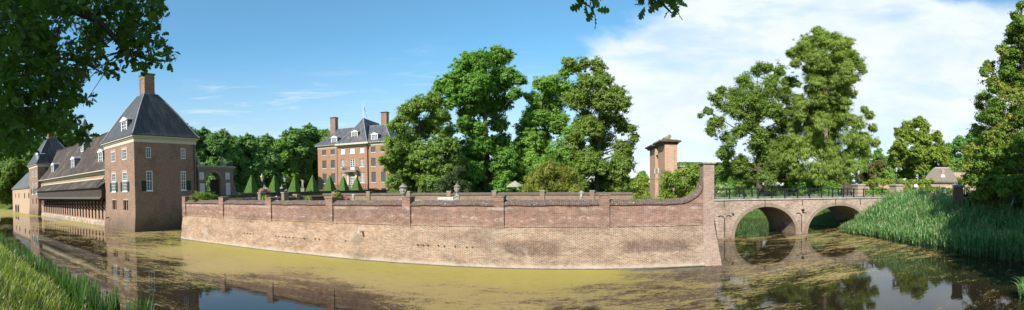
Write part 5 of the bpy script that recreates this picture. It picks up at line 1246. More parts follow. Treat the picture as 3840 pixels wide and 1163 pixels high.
# --- trees behind the bridge
ptree('ash_tree', 'wide many stemmed tree with open left edge, behind the left half of the bridge', 'tree', 72, 2850, 3.2, [(58, 440, 12), (88, 422, 20), (120, 372, 30), (146, 332, 20), (170, 402, 40), (130, 470, 34), (102, 510, 24), (200, 342, 38), (250, 292, 38), (308, 244, 36), (348, 228, 24), (408, 238, 28), (440, 290, 34), (290, 335, 52), (370, 312, 52), (430, 352, 44), (220, 430, 44), (300, 430, 52), (380, 420, 55), (160, 540, 28), (226, 520, 36), (330, 530, 55), (410, 500, 50), (170, 610, 36), (230, 650, 40), (330, 630, 58), (410, 600, 52), (200, 700, 44), (270, 742, 40), (350, 722, 52), (420, 700, 48), (460, 430, 38), (460, 640, 38), (450, 732, 38), (200, 390, 36), (250, 370, 40), (330, 390, 46), (270, 480, 40), (370, 570, 46), (290, 580, 36), (300, 690, 44), (390, 660, 46), (230, 740, 34), (160, 730, 26), (170, 660, 26), (475, 480, 34), (485, 560, 36), (475, 700, 38), (430, 560, 40), (140, 680, 20), (190, 560, 30)], (.36, .2), 'ash', 21, conv=C6, tr=.55, n_leaf=30, limbs=14, depth=.6, tintb=(-.1, .8))
ptree('swamp_cypress', 'tall feathery pale green conifer behind the bridge, highest tree of the right half', 'tree', 66, 3090, 3.2, [(580, 72, 28), (540, 112, 36), (622, 112, 40), (500, 170, 30), (580, 182, 48), (660, 165, 40), (720, 175, 28), (762, 212, 20), (540, 242, 36), (620, 252, 54), (700, 255, 42), (742, 275, 22), (600, 322, 50), (680, 335, 40), (732, 345, 16), (540, 332, 34), (480, 300, 18), (430, 322, 14), (560, 422, 50), (640, 425, 58), (700, 442, 32), (462, 502, 26), (540, 502, 50), (630, 522, 62), (710, 542, 42), (780, 545, 30), (818, 500, 20), (800, 442, 20), (782, 412, 13), (832, 560, 18), (782, 602, 38), (700, 622, 52), (600, 602, 60), (520, 602, 40), (560, 690, 52), (650, 682, 52), (740, 672, 44), (585, 750, 46), (545, 742, 34), (570, 372, 40), (630, 380, 46), (690, 385, 34), (510, 400, 30), (590, 460, 48), (660, 470, 50), (480, 560, 34), (560, 560, 52), (740, 480, 34), (690, 210, 36), (560, 290, 40), (660, 290, 44), (590, 125, 34), (780, 560, 34), (760, 470, 30), (730, 580, 36), (640, 740, 46), (700, 740, 36), (470, 165, 22), (520, 130, 36), (690, 130, 36), (740, 200, 32), (560, 200, 42), (478, 215, 24), (640, 205, 48), (772, 235, 20), (480, 380, 30), (500, 440, 32), (470, 560, 34), (450, 620, 34), (480, 690, 38), (590, 95, 30), (660, 95, 24), (700, 290, 34)], (.62, .085), 'tax', 22, conv=C6, tr=.5, bark='bark2', n_leaf=40, mode='droop', flat=.6, limbs=20, depth=.55, dens=1.25, rcl=(.3, .6), inner=.5, tintb=(0, 1))
ptree('undergrowth', 'dark bushes in shade at the foot of the cypress beyond the bridge railing', 'shrubs', 66, 3050, 3.2, [(2990+i*24, 690+10*(i % 2), 26) for i in range(9)], (.36, .22), 'mixed', 23, n_leaf=26, tintb=(0, .4))
ptree('round_tree', 'rounded bright green tree behind the thatched hut', 'tree', 98, 3450, 3.2, [(400, 112, 40), (322, 142, 50), (262, 192, 40), (440, 152, 45), (350, 222, 70), (270, 272, 55), (460, 232, 55), (530, 222, 38), (560, 292, 45), (222, 342, 45), (300, 372, 65), (400, 332, 75), (500, 342, 65), (590, 342, 38), (600, 412, 40), (232, 432, 45), (322, 472, 55), (420, 452, 55), (202, 392, 26), (630, 462, 20), (252, 502, 38), (342, 530, 38), (560, 345, 40), (570, 395, 40), (480, 405, 60), (350, 405, 60), (520, 450, 45), (250, 330, 40)], (.5, .32), 'bright', 24, conv=(3240, 400, 1.95), tr=.5, n_leaf=30, tintb=(0, .9))
ptree('olive_shrub', 'rounded olive brown shrub between the two bridge lamps', 'shrub', 76, 3275, 3.2, [(3232, 662, 26), (3262, 628, 24), (3292, 614, 18), (3312, 640, 26), (3282, 665, 32), (3228, 684, 22)], (.4, .24), 'olive', 25, n_leaf=34, tr=.15)
ptree('grey_shrub', 'grey green spreading shrub left of the near bridge lamp', 'shrub', 72, 3330, 3.2, [(3330, 652, 20), (3350, 668, 20), (3315, 678, 22), (3340, 688, 20)], (.38, .22), 'mixed', 26, n_leaf=30, tr=.12)
ptree('spruce_tree', 'dark conifer crown far behind the olive shrub', 'tree', 118, 3292, 3.2, [(3293, 568, 12), (3286, 588, 18), (3303, 592, 18), (3278, 612, 22), (3308, 615, 22), (3292, 640, 26)], (.55, .2), 'forest', 27, tr=.3, n_leaf=34, tintb=(.3, 1))
ptree('far_tree', 'hazy dark tree between the round tree and the big linden', 'tree', 135, 3605, 3.2, [(3560, 560, 26), (3600, 540, 30), (3645, 525, 32), (3680, 540, 30), (3575, 610, 40), (3630, 600, 42), (3600, 660, 45), (3660, 660, 45)], (.65, .42), 'forest', 28, tr=.5, tintb=(.3, 1.1))
ptree('far_tree', 'low dark tree top just left of the spruce far behind the cypress', 'tree', 125, 3325, 3.2, [(3322, 600, 16), (3340, 612, 16), (3330, 640, 24), (3240, 600, 20), (3225, 640, 26), (3245, 670, 28)], (.6, .4), 'forest', 29, tr=.4, tintb=(.3, 1))
# --- big linden at the right edge
LN = [(3828, 22, 15), (3822, 85, 24), (3795, 140, 26), (3832, 140, 26), (3757, 185, 18), (3825, 205, 34), (3712, 255, 24), (3690, 268, 15), (3775, 262, 32), (3830, 275, 42), (3755, 322, 30), (3690, 365, 22), (3735, 387, 36), (3800, 350, 46), (3672, 397, 14), (3692, 440, 34), (3760, 450, 50), (3830, 430, 48), (3665, 490, 26), (3720, 520, 50), (3800, 520, 56), (3642, 560, 32), (3690, 600, 52), (3760, 610, 56), (3830, 610, 50), (3620, 620, 22), (3642, 670, 30), (3700, 680, 42), (3770, 690, 46), (3835, 690, 45), (3685, 730, 24), (3740, 738, 26), (3870, 150, 60), (3890, 300, 80), (3905, 450, 80), (3905, 600, 80), (3860, 735, 28), (3735, 312, 32), (3790, 300, 38), (3782, 205, 30), (3745, 440, 38), (3812, 60, 20), (3700, 545, 40), (3680, 640, 36), (3650, 600, 30), (3720, 430, 30), (3800, 110, 24)]
t = ptree('linden_tree', 'huge linden tree with yellowish bracts filling the right edge', 'tree', 34, 3880, 3.2, LN, (.19, .15), 'lime', 31, tr=.55, n_leaf=46, rcl=(.2, .42), depth=.55, limbs=16, tintb=(-.1, .8))
g = np.random.default_rng(33); lb = [(np.array(at(x, y, 34+g.normal()*1.5))-np.array(t.location), r*34/F) for x, y, r in LN if y < 560 or g.random() < .35]
V, Fq, T = crown(ragged(lb, g, 3), g, (.17, .09), 18, .13, (.13, .2), dens=.42, inner=0); npmesh('bracts', V, Fq, M['bract'], t, T)
ptree('undergrowth', 'dark ivy and bushes under the big linden beyond the reeds', 'shrubs', 37, 3760, 3.0, [(3665+i*26, 735+6*(i % 2), 26) for i in range(9)]+[(3790, 690, 30), (3840, 680, 34), (3730, 705, 26)], (.2, .15), 'forest', 34, n_leaf=40, rcl=(.3, .6), tintb=(.1, .8))
# --- left background
def proto(label, name, seed, mat, H_, W_, leaf, nl=26, nlob=24):
    g = np.random.default_rng(seed); lob = []
    for i in range(nlob):
        f = (i+.5)/nlob; z = H_*(.16+.76*f); rr = W_*math.sin(math.pi*min(1, .22+.72*f))**.7*.62; a = i*2.4+g.random()
        lob.append((np.array([rr*math.cos(a), rr*math.sin(a), z+g.normal()*.5]), W_*(.34+.16*g.random())*(1-.35*f)))
    t = thing(name, label, 'tree'); trunk_mb((0, 0, -.5), (0, 0, H_*.8), .45, .1, lob, g, 8).build('trunk', M['bark'], t)
    V, Fq, T = crown(ragged(lob, g, 3), g, leaf, nl); npmesh('crown', V, Fq, M[mat], t, T)
    return t
fa = proto('', 'forest_tree', 41, 'forest', 21, 7.5, (.62, .42)); fb = proto('', 'forest_tree', 42, 'forest', 20, 7., (.62, .42)); fc = proto('', 'forest_tree', 43, 'mixed', 19, 7.2, (.62, .42))
spec = [(700, 105, 478, 0, 'dark tree rising directly behind the near tower roof edge'), (752, 112, 490, 1, 'dark tree above the left half of the shaded gateway'), (815, 104, 498, 0, 'dark tree above the right half of the shaded gateway'), (872, 118, 508, 2, 'dark tree just right of the shaded gateway'), (925, 108, 512, 1, 'dark tree above the first yew pyramid'),
        (985, 135, 515, 0, 'dark tree above the gilded ornate lamp'), (1045, 150, 520, 2, 'dark tree above the second yew pyramid'), (1100, 158, 490, 1, 'taller dark tree above the third yew pyramid'), (1150, 168, 480, 0, 'tall dark tree above the raised arm statue'), (1205, 175, 484, 2, 'dark tree touching the left edge of the manor'), (1240, 165, 500, 1, 'dark tree behind the manor roof and left chimney'),
        (230, 140, 488, 1, 'dark tree showing behind the stable roof ridge and bell turret'), (275, 150, 500, 0, 'dark tree between the far tower and the bell turret'), (150, 165, 520, 0, 'dark tree behind the far tower'), (85, 185, 500, 1, 'dark tree behind the low pale wing'), (20, 200, 470, 0, 'dark tree at the far left edge behind the bright willow'),
        (1500, 170, 520, 0, 'dark tree behind the chestnut, right of the manor'), (1610, 150, 600, 1, 'dark tree filling the gap behind the chestnut and the tallest oak'), (1950, 150, 560, 2, 'dark tree in the gap right of the tallest oak'), (2060, 140, 560, 0, 'dark tree behind the open topped oak'), (2330, 150, 640, 1, 'low dark tree behind the big bushy oak'), (2410, 160, 640, 2, 'pale bushy tree top left of the sunlit gateway'),
        (2985, 150, 610, 0, 'dark tree far behind between the ash and the cypress'), (3170, 160, 630, 1, 'dark tree far behind the right side of the cypress'), (3480, 170, 600, 0, 'dark tree far behind the round tree'), (3690, 150, 540, 1, 'dark tree far behind the left side of the linden'), (3790, 140, 560, 2, 'dark tree far behind the linden trunk')]
first = {}
for i, (px, d, yt, kd, lab) in enumerate(spec):
    b = at(px, 700, d); zt = at(px, yt, d)[2]; src = (fa, fb, fc)[kd]; Hs = (21, 20, 19)[kd]*.97
    sc = (zt-4.0)/Hs; gz = 4.0
    if kd not in first: src.location = (b[0], b[1], gz); src.rotation_euler = (0, 0, i*1.9); src.scale = (sc,)*3; src['label'] = lab; first[kd] = 1; o = src
    else: o = dup(src, (b[0], b[1], gz), i*1.9, lab, sc)
    o['group'] = 'background trees'
ptree('willow_tree', 'bright green willow by the water left of the low pale wing', 'tree', 168, 45, 3., [(42, 640, 34), (22, 690, 32), (72, 622, 30), (100, 640, 24), (60, 690, 32), (26, 740, 28), (62, 742, 24), (88, 690, 24), (112, 612, 22), (-15, 660, 36), (-20, 720, 36)], (.85, .5), 'bright', 51, tr=.5, tintb=(-.35, .35))
# --- clipped and flowering things
g = np.random.default_rng(61)
def pyr_proto():
    t = thing('yew_pyramid', '', 'topiary'); m = MB(); w, h = 1.32, 3.5; n = 10; rs = []
    for i in range(n+1):
        f = i/n; r = w*(1-f)**.93+.06; rs.append((-r, r, -r, r, .05+h*f))
    m.rings(rs).build('clipped_core', M['clip_core'], t)
    N = 5600; f = 1-np.sqrt(g.random(N)); r = w*(1-f)**.93+.07; sd = g.integers(0, 4, N); u = (g.random(N)*2-1)*r; a = sd*math.pi/2
    r = r*(1+.035*np.sin(f*23+sd)*np.sin(u*6+sd*2)); c = np.stack([u*np.cos(a)-r*np.sin(a), u*np.sin(a)+r*np.cos(a), .05+h*f], 1); nr = unit(np.stack([-np.sin(a), np.cos(a), np.full(N, .38)], 1)+g.normal(size=(N, 3))*.35)
    V, Fq = quads(c+nr*.03*g.normal(size=(N, 1)), nr, .17, .1, g); npmesh('foliage', V, Fq, M['clip'], t, g.random(N)); return t
M['clip_core'] = plain('clipped_yew_core', (.06, .13, .02), .9, .4, 6., .1)
pp = pyr_proto()
for i, (px, wpx, lab) in enumerate([(945, 50, 'clipped yew pyramid nearest the shaded gateway, left of the gilded lamp'), (1030, 46, 'clipped yew pyramid between the two ornate lamps'), (1107, 47, 'clipped yew pyramid between the dark crowned lamp and the raised arm statue'), (1172, 45, 'clipped yew pyramid just right of the raised arm statue'),
                                    (1237, 43, 'clipped yew pyramid in front of the second window column of the manor'), (1288, 40, 'clipped yew pyramid left of the manor portal'), (1339, 38.5, 'clipped yew pyramid right of the manor portal')]):
    d = 2.64*F/wpx*1.12; P = at(px, 700, d); loc = (P[0], P[1], 4.42)
    zt = at(px, (655, 655, 655, 656, 657, 659, 662)[i], d)[2]; s = (zt-4.42)/3.6
    if i == 0: pp.location = loc; pp.rotation_euler = (.01, -.012, -R(10)); pp.scale = (.93, .95, s); pp['label'] = lab; o = pp
    else: o = dup(pp, loc, 0, lab, (.93*(1+.05*math.sin(i*2.1)), .93*(1+.05*math.cos(i*3.3)), s*(1+.012*math.sin(i*5)))); o.rotation_euler = (.02*math.sin(i*1.7), .02*math.cos(i*2.9), -R(10)+i*math.pi/2)
    o['group'] = 'clipped yew pyramids'
def lbush(name, label, cat, d, gz, L, leaf, mat, seed, fl=None, group=None, **kw):
    t = ptree(name, label, cat, d, np.mean([l[0] for l in L]), gz, L, leaf, mat, seed, group, **kw)
    if fl:
        g = np.random.default_rng(seed+500); lb = [(np.array(at(x, y, d))-np.array(t.location), r*d/F) for x, y, r in L]
        V, Fq, T = crown(lb, g, (fl[1], fl[1]*.9), fl[2], .4, (.1, .3), dens=fl[3], inner=0); npmesh('flowers', V, Fq, M[fl[0]], t, T)
    return t
lbush('rose_shrub', 'leafy light green rose shrub at the left end of the moat wall', 'shrub', 43.5, 2.75, [(722, 742, 10), (738, 732, 12), (760, 726, 14), (785, 730, 13), (803, 740, 10), (770, 742, 14), (745, 744, 10), (790, 745, 10)], (.14, .09), 'bright', 71, None, rcl=(.15, .3), n_leaf=24, tintb=(-.3, .6))
lbush('rose_bush', 'pink flowers heaped on the brick garden pier', 'flowers', 50, 4.4, [(978, 717, 6), (987, 713, 7), (997, 713, 7), (1006, 716, 6)], (.12, .08), 'wist', 72, ('pink', .11, 16, 4.), rcl=(.12, .25), n_leaf=14)
lbush('rose_bush', 'pink and red roses over green leaves behind the moat wall, before the manor', 'flowers', 35, 2.75, [(1258, 734, 8), (1270, 730, 8), (1270, 745, 10), (1286, 743, 11), (1300, 747, 9), (1255, 747, 8)], (.12, .07), 'bright', 73, ('pink', .1, 10, 2.5), rcl=(.12, .25), n_leaf=22, tintb=(-.3, .5))
for i, (px, py, w, lab) in enumerate([(992, 746, 9, 'small strappy green tuft beside the moat wall pier, below the pink flowers'), (1155, 746, 13, 'wider strappy green tuft behind the moat wall, right of the pale brick pier'), (2424, 742, 15, 'strappy green iris clump at the foot of the sunlit entrance gateway')]):
    d = 40 if i < 2 else 36; P = at(px, py, d); n = 90; g2 = np.random.default_rng(80+i); hh = P[2]+.15-2.75; r = w*d/F
    a = g2.random(n)*6.283; rr = r*np.sqrt(g2.random(n)); b0 = np.stack([rr*.5*np.cos(a), rr*.5*np.sin(a), np.zeros(n)], 1); V = []; Fq = []
    hs = hh*(.75+.35*g2.random(n)); wd = .035
    tg = np.stack([-np.sin(a), np.cos(a), np.zeros(n)], 1)*wd; out = np.stack([np.cos(a), np.sin(a), np.zeros(n)], 1)
    rows = [b0, b0+out*r*.25+np.array([0, 0, 1])*hs[:, None]*.75, b0+out*r*.7+np.array([0, 0, 1])*hs[:, None], b0+out*r*1.1+np.array([0, 0, 1])*hs[:, None]*.82]
    V = np.stack([rows[0]-tg, rows[0]+tg, rows[1]-tg, rows[1]+tg, rows[2]-tg*.8, rows[2]+tg*.8, rows[3]-tg*.2, rows[3]+tg*.2], 1).reshape(-1, 3)
    base = np.arange(n)[:, None]*8; Fq = np.concatenate([base+np.array([[0, 1, 3, 2]]), base+np.array([[2, 3, 5, 4]]), base+np.array([[4, 5, 7, 6]])])
    t = thing('strappy_plant', lab, 'plant', (P[0], P[1], 2.75)); npmesh('leaves', V, Fq, M['bright'], t, np.tile(g2.random(n)*.6, 3))
lbush('wisteria', 'dense yellow green wisteria climbing against the tall end pier of the moat wall', 'climber', 30, 2.75, [(2488, 738, 18), (2500, 715, 20), (2520, 690, 24), (2545, 668, 24), (2575, 655, 24), (2600, 650, 20), (2616, 655, 16), (2612, 638, 12), (2545, 715, 32), (2580, 700, 34), (2608, 695, 24), (2478, 748, 13), (2520, 738, 24), (2560, 740, 24), (2600, 725, 22), (2590, 640, 14), (2500, 668, 22), (2488, 692, 20), (2522, 660, 20), (2550, 650, 20), (2580, 640, 18), (2606, 634, 14)], (.2, .1), 'wist', 75, None, rcl=(.22, .42), n_leaf=34, mode='droop', tintb=(-.1, 1))
lbush('wisteria', 'green climber left of the sunlit entrance gateway', 'climber', 46, 2.75, [(2400, 668, 15), (2420, 672, 17), (2385, 694, 16), (2388, 728, 19), (2408, 705, 19), (2424, 730, 16), (2402, 684, 13), (2428, 695, 13), (2385, 745, 14), (2412, 742, 16)], (.26, .14), 'wist', 76, None, rcl=(.3, .5), n_leaf=30, mode='droop')
# tall clipped hedge and domes beyond the bridge
def clipped(name, label, cat, P, rz, mb, dims, N, fn, seed, group=None, leaf=.2):
    g = np.random.default_rng(seed); t = thing(name, label, cat, P, rz, group); mb.build('clipped_core', M['clip_core'], t)
    c, nr = fn(g, N); nr = unit(nr+g.normal(size=(N, 3))*.35); V, Fq = quads(c+nr*.04*g.normal(size=(N, 1)), nr, leaf, leaf*.6, g); npmesh('foliage', V, Fq, M['clip'], t, g.random(N)); return t
def box_fn(L, D, H_):
    def f(g, N):
        k = g.random(N); top = k < .25; u = g.random(N)*L; v = g.random(N); c = np.stack([u, np.where(top, v*D, 0), np.where(top, H_, v*H_)], 1)
        return c, np.where(top[:, None], [[0, 0, 1.]], [[0, -1., 0]])
    return f
a, b = at(2545, 609, 84), at(2840, 612, 88); L = math.hypot(b[0]-a[0], b[1]-a[1]); Hh = a[2]-3.0
clipped('tall_hedge', 'tall dark clipped hedge with a level top, beyond the left end of the bridge', 'hedge', (a[0], a[1], 3.0), math.atan2(b[1]-a[1], b[0]-a[0]), MB().box(0, L, 0, 2, 0, Hh), 0, 9000, box_fn(L, 2, Hh), 91, leaf=.35)
def dome_fn(r, H_):
    def f(g, N):
        d = unit(g.normal(size=(N, 3))); d[:, 2] = np.abs(d[:, 2]); return d*np.array([r, r, H_]), d
    return f
for px, yt, wpx, d, lab in ((2693.5, 668, 29, 62, 'left, smoother clipped green dome right beside the tall end pier'), (2739, 663, 37, 64, 'larger clipped green dome beyond the bridge railing')):
    P = at(px, yt, d); r = wpx*d/F/2; H_ = P[2]-3.0
    clipped('clipped_dome', lab, 'topiary', (P[0], P[1], 3.0), 0, MB().lathe([(r*.97*math.cos(q), H_*.97*math.sin(q)) for q in np.linspace(0, 1.5, 9)], n=16), 0, 2600, dome_fn(r, H_), 92, 'clipped domes', .2)
lbush('hydrangea', 'cream flowering shrub behind the left end of the bridge railing', 'shrub', 56, 3.1, [(2688, 706, 12), (2705, 702, 12), (2722, 706, 11), (2700, 718, 13), (2718, 720, 12), (2732, 718, 8)], (.2, .13), 'mixed', 94, ('whitefl', .2, 16, 1.), rcl=(.2, .4), n_leaf=26)
# creeper and hedges by the kitchen garden wall
t = lbush('creeper', 'bright yellow green creeper spilling over the kitchen garden wall', 'climber', 63, 3.2, [(3246, 690, 7)]+[(3262+i*11.5, 683+4*math.sin(i*1.7), 7.5+2*math.sin(i*2.3)) for i in range(20)]+[(3490, 680, 10), (3400+30, 696, 9), (3455, 700, 10), (3480, 702, 10)], (.3, .2), 'bright', 95, None, rcl=(.3, .5), n_leaf=24, depth=.02, mirror=0)
lbush('hedge', 'rounded dark green hedge right of the near bridge pillar', 'hedge', 55, 3.2, [(3385, 712, 14), (3405, 708, 13), (3425, 714, 13), (3440, 722, 12), (3395, 726, 14), (3420, 730, 14)], (.24, .15), 'ash', 96, None, rcl=(.25, .45), n_leaf=30, tintb=(0, .7))
lbush('hedge', 'long green hedge in front of the thatched hut walls', 'hedge', 58, 3.2, [(3465+i*13, 714+3*math.sin(i*2), 11) for i in range(10)], (.26, .17), 'ash', 97, None, rcl=(.25, .45), n_leaf=28, depth=.08)
lbush('hedge', 'low leafy hedge seen through the far bridge railing between the two bridge pillars', 'hedge', 60, 3.2, [(3100+i*17, 720+3*math.sin(i*1.6), 14) for i in range(15)], (.26, .17), 'mixed', 98, None, rcl=(.25, .5), n_leaf=26, depth=.05)
lbush('border_plants', 'loose yellowish border plants seen through the railing, between the ash and the cypress', 'plants', 75, 3.2, [(2835+i*14, 712+6*math.sin(i*2.1), 12) for i in range(12)], (.3, .12), 'bright', 99, None, rcl=(.3, .5), n_leaf=24, mode='spray', tintb=(-.2, .8))
lbush('hedge', 'sunny shrubs right of the thatched hut in front of the distant wall', 'hedge', 84, 3.2, [(3600+i*14, 680+6*math.sin(i*2), 15) for i in range(5)], (.3, .2), 'bright', 100, None, n_leaf=26, tintb=(-.3, .6))

# ================================================================== REEDS, CATTAILS, GRASS
def strips(root, up, out, h, w, g, bend=.5, seg=3):
    """curved blades: root (n,3), out unit horizontal (n,3)"""
    n = len(root); side = np.stack([-out[:, 1], out[:, 0], np.zeros(n)], 1); V = []
    for i in range(seg+1):
        f = i/seg; c = root+up*(h*(f-.35*bend*f**3))[:, None]+out*(h*bend*f**2*.8)[:, None]; ww = (w*(1-f**1.5)+.002)[:, None]
        V += [c-side*ww/2, c+side*ww/2]
    V = np.stack(V, 1).reshape(-1, 3); b = np.arange(n)[:, None]*(2*seg+2); Fq = np.concatenate([b+np.array([[2*i, 2*i+1, 2*i+3, 2*i+2]]) for i in range(seg)])
    return V, Fq
UPV = np.array([[0, 0, 1.]])
M['reed'] = leafmat('reed_leaf', (.10, .24, .08), (.33, .49, .2), .35)
M['cattail'] = leafmat('cattail_leaf', (.025, .075, .018), (.13, .25, .06), .3)
M['grass'] = leafmat('meadow_grass', (.15, .235, .03), (.39, .43, .09), .4)
M['seed'] = leafmat('seed_heads', (.22, .16, .08), (.36, .28, .15), .3)
def join(parts): 
    Vs = []; Fs = []; k = 0
    for V, Fq in parts: Vs.append(V); Fs.append(Fq+k); k += len(V)
    return np.concatenate(Vs), np.concatenate(Fs)
def reedbed(name, label, pts, hmul, g, nl=6, lw=.05):
    n = len(pts); z = hgt(pts[:, 0], pts[:, 1]); root = np.stack([pts[:, 0], pts[:, 1], np.maximum(z, -.1)], 1); h = hmul*(.75+.4*g.random(n))
    a = g.random(n)*6.283; o = np.stack([np.cos(a), np.sin(a), np.zeros(n)], 1); parts = [strips(root, UPV+o*.12, o, h, np.full(n, .016), g, .12)]; tt = [np.tile(.25*g.random(n), 3)]
    for i in range(nl):
        f = .3+.68*(i+g.random(n))/nl; a = g.random(n)*6.283; o2 = np.stack([np.cos(a), np.sin(a), np.zeros(n)], 1)
        r = root+(UPV+o*.12)*(h*f)[:, None]; parts.append(strips(r, UPV*.9, o2, .42+.3*g.random(n), np.full(n, lw), g, .95)); tt.append(np.tile(g.random(n), 3))
    V, Fq = join(parts); o = npmesh(name, V, Fq, M['reed'], None, np.concatenate(tt)); return tag(o, label, 'reeds', None, 'stuff')
g = np.random.default_rng(101)
edge = np.array([gnd(x, y)[:2] for x, y in ((3150, 872), (3200, 882), (3270, 892), (3330, 905), (3420, 925), (3520, 942), (3640, 960), (3760, 975), (3840, 982))]+[(27.5, 6.5), (31, 3)])
seg = g.random(9500)*(len(edge)-1); i0 = seg.astype(int); f = (seg-i0)[:, None]; E = edge[i0]*(1-f)+edge[i0+1]*f
tn = edge[i0+1]-edge[i0]; nrm = np.stack([-tn[:, 1], tn[:, 0]], 1); nrm /= np.linalg.norm(nrm, axis=1)[:, None]; nrm *= np.sign((nrm*np.array([[1., .15]])).sum(1))[:, None]
wv = g.random(9500)**1.25*8.5; pts = E+nrm*(wv[:, None]+.1)+g.normal(size=(9500, 2))*.2
hm = np.clip(.75+.30*wv+seg*.12, .8, 1.75)*(1+.16*np.sin(pts[:, 0]*1.9+np.sin(pts[:, 1]*2.3)*1.5)*np.sin(pts[:, 1]*1.6+1))
bf = FB.loc((pts[:, 0], pts[:, 1], 0)); ok = ~((bf[1] > -.15) & (bf[1] < 6) & (bf[0] < 41.6)); hm = np.where(bf[1] > -2.5, np.minimum(hm, 1.25), hm)
pts_main, hm_main = pts[ok], hm[ok]
reedbed('reed_bed', 'tall dense reeds covering the right bank of the moat', pts[ok], hm[ok], g)
n = 2600; px = g.uniform(36, 40, n); pts = np.stack([31+g.random(n)*13, 41.8+g.random(n)*9], 1); hz = hgt(pts[:, 0], pts[:, 1]); pts = pts[hz > -.35]
reedbed('reed_bed', 'dark reeds standing behind the right bridge arch', pts, np.full(len(pts), 1.7), g)
n = 4200; pts = np.stack([20+g.random(n)*30, 52+g.random(n)*14], 1); hz = hgt(pts[:, 0], pts[:, 1]); pts = pts[hz > -.3]
reedbed('reed_bed', 'far bank reeds seen through the left bridge arch', pts, np.full(len(pts), 1.7), g, 4, .06)
n = 34; pts = np.stack([17.2+g.random(n)*1.4, 5.7+g.random(n)*.8], 1); reedbed('reed_tuft', 'small tuft of reeds in the bottom right corner', pts, np.full(n, .72), g)
g = np.random.default_rng(108); m_ = g.random(len(pts_main)) < .16; q = pts_main[m_]; n = len(q); z = np.maximum(hgt(q[:, 0], q[:, 1]), -.1); a = g.random(n)*6.283; o = np.stack([np.cos(a), np.sin(a), np.zeros(n)], 1); h = hm_main[m_]*(.9+.35*g.random(n)); rt = np.stack([q[:, 0], q[:, 1], z], 1)
V, Fq = join([strips(rt, UPV+o*.14, o, h, np.full(n, .022), g, .15), strips(rt+(UPV+o*.14)*(h*.93)[:, None], UPV, o, .28+.1*g.random(n), np.full(n, .07), g, .8)]); tag(npmesh('dead_reed_stalks', V, Fq, M['seed'], None, g.random(len(Fq))), 'straw coloured dead reed stalks and plumes among the green reeds', 'reeds', None, 'stuff')
# cattails along the near bank
def bankpts(n, p0, p1, d0, d1, th0, th1, g):
    th = R(th0)+(R(th1)-R(th0))*g.random(n*6); d = d0*(d1/d0)**g.random(n*6); x, y = d*np.sin(th), d*np.cos(th)
    p = x*math.sin(R(GA))+y*math.cos(R(GA)); pp = p0+.25*np.sin(d*1.1)+.15*np.sin(d*2.7); ok = (p > pp) & (p < p1+.3*np.sin(d*.9)); return np.stack([x, y], 1)[ok][:n]
pts = bankpts(3600, 5.0, 7.7, 9.2, 60, -79, -44, g); n = len(pts); z = np.maximum(hgt(pts[:, 0], pts[:, 1]), -.15); dd = np.hypot(pts[:, 0], pts[:, 1])
cl = (np.sin(pts[:, 0]*2.1)*np.sin(pts[:, 1]*1.7+pts[:, 0]) > -.05) & (pts[:, 0] < -13.6+1.3*np.sin(pts[:, 1]*5)); pts = pts[cl]; z = z[cl]; dd = dd[cl]; n = len(pts)
a = g.random(n)*6.283; o = np.stack([np.cos(a), np.sin(a), np.zeros(n)], 1); h = (.95+.6*g.random(n))*np.where(dd > 20, .78, 1.); root = np.stack([pts[:, 0], pts[:, 1], z], 1)
pr = [strips(root, UPV, o, h, np.full(n, .03)+.001*dd, g, .18+.0*h)]; tt = [np.tile(g.random(n), 3)]
for q in range(2):
    a = g.random(n)*6.283; o = np.stack([np.cos(a), np.sin(a), np.zeros(n)], 1); pr.append(strips(root+o*.03, UPV, o, h*(.6+.4*g.random(n)), np.full(n, .022)+.0008*dd, g, .3)); tt.append(np.tile(g.random(n), 3))
V, Fq = join(pr); tag(npmesh('cattails', V, Fq, M['cattail'], None, np.concatenate(tt)), 'dark green upright cattail leaves along the near left bank', 'cattails', None, 'stuff')
n = 40; pts = np.stack([-10.4+1.6*g.random(n), 9.3+.9*g.random(n)], 1)
# meadow grass on the near bank
pts = bankpts(26000, -3.5, 5.6, 3.6, 60, -86, -30, g); n = len(pts); z = hgt(pts[:, 0], pts[:, 1]); dd = np.hypot(pts[:, 0], pts[:, 1])
root = np.stack([pts[:, 0], pts[:, 1], z-.02], 1); a = g.random(n)*6.283; o = np.stack([np.cos(a), np.sin(a), np.zeros(n)], 1)
V, Fq = strips(root, UPV, o, .28+.32*g.random(n), .006+.0016*dd, g, .8); tag(npmesh('meadow_grass', V, Fq, M['grass'], None, np.tile(np.clip(g.random(n)*.7+.45*np.sin(pts[:, 0]*.8)*np.sin(pts[:, 1]*1.3), 0, 1), 3)), 'long yellow green grass on the sunny near bank', 'grass', None, 'stuff')
m = g.random(n) < .05; n = m.sum(); V, Fq = strips(root[m], UPV, o[m], .55+.35*g.random(n), .005+.0012*dd[m], g, .6); V2, F2_ = strips(root[m]+UPV*(.42+.2*g.random(n))[:, None]+o[m]*.12, UPV*.7, o[m], np.full(n, .22), .02+.0015*dd[m], g, .9)
V, Fq = join([(V, Fq), (V2, F2_)]); tag(npmesh('seed_heads', V, Fq, M['seed'], None, g.random(len(Fq))), 'straw coloured seed heads over the near bank grass', 'grass', None, 'stuff')
# grass tussocks on the far left bank
pts = np.stack([-190+50*g.random(5000), 48+22*g.random(5000)], 1); z = hgt(pts[:, 0], pts[:, 1]); k_ = z > 0; pts = pts[k_]; z = z[k_]; n = len(pts); a = g.random(n)*6.283; o = np.stack([np.cos(a), np.sin(a), np.zeros(n)], 1)
V, Fq = strips(np.stack([pts[:, 0], pts[:, 1], z], 1), UPV, o, .8+.6*g.random(n), np.full(n, .22), g, .5); tag(npmesh('bank_grass', V, Fq, M['grass'], None, np.tile(g.random(n)*.6, 3)), 'bright grass on the far left bank beyond the low wing', 'grass', None, 'stuff')

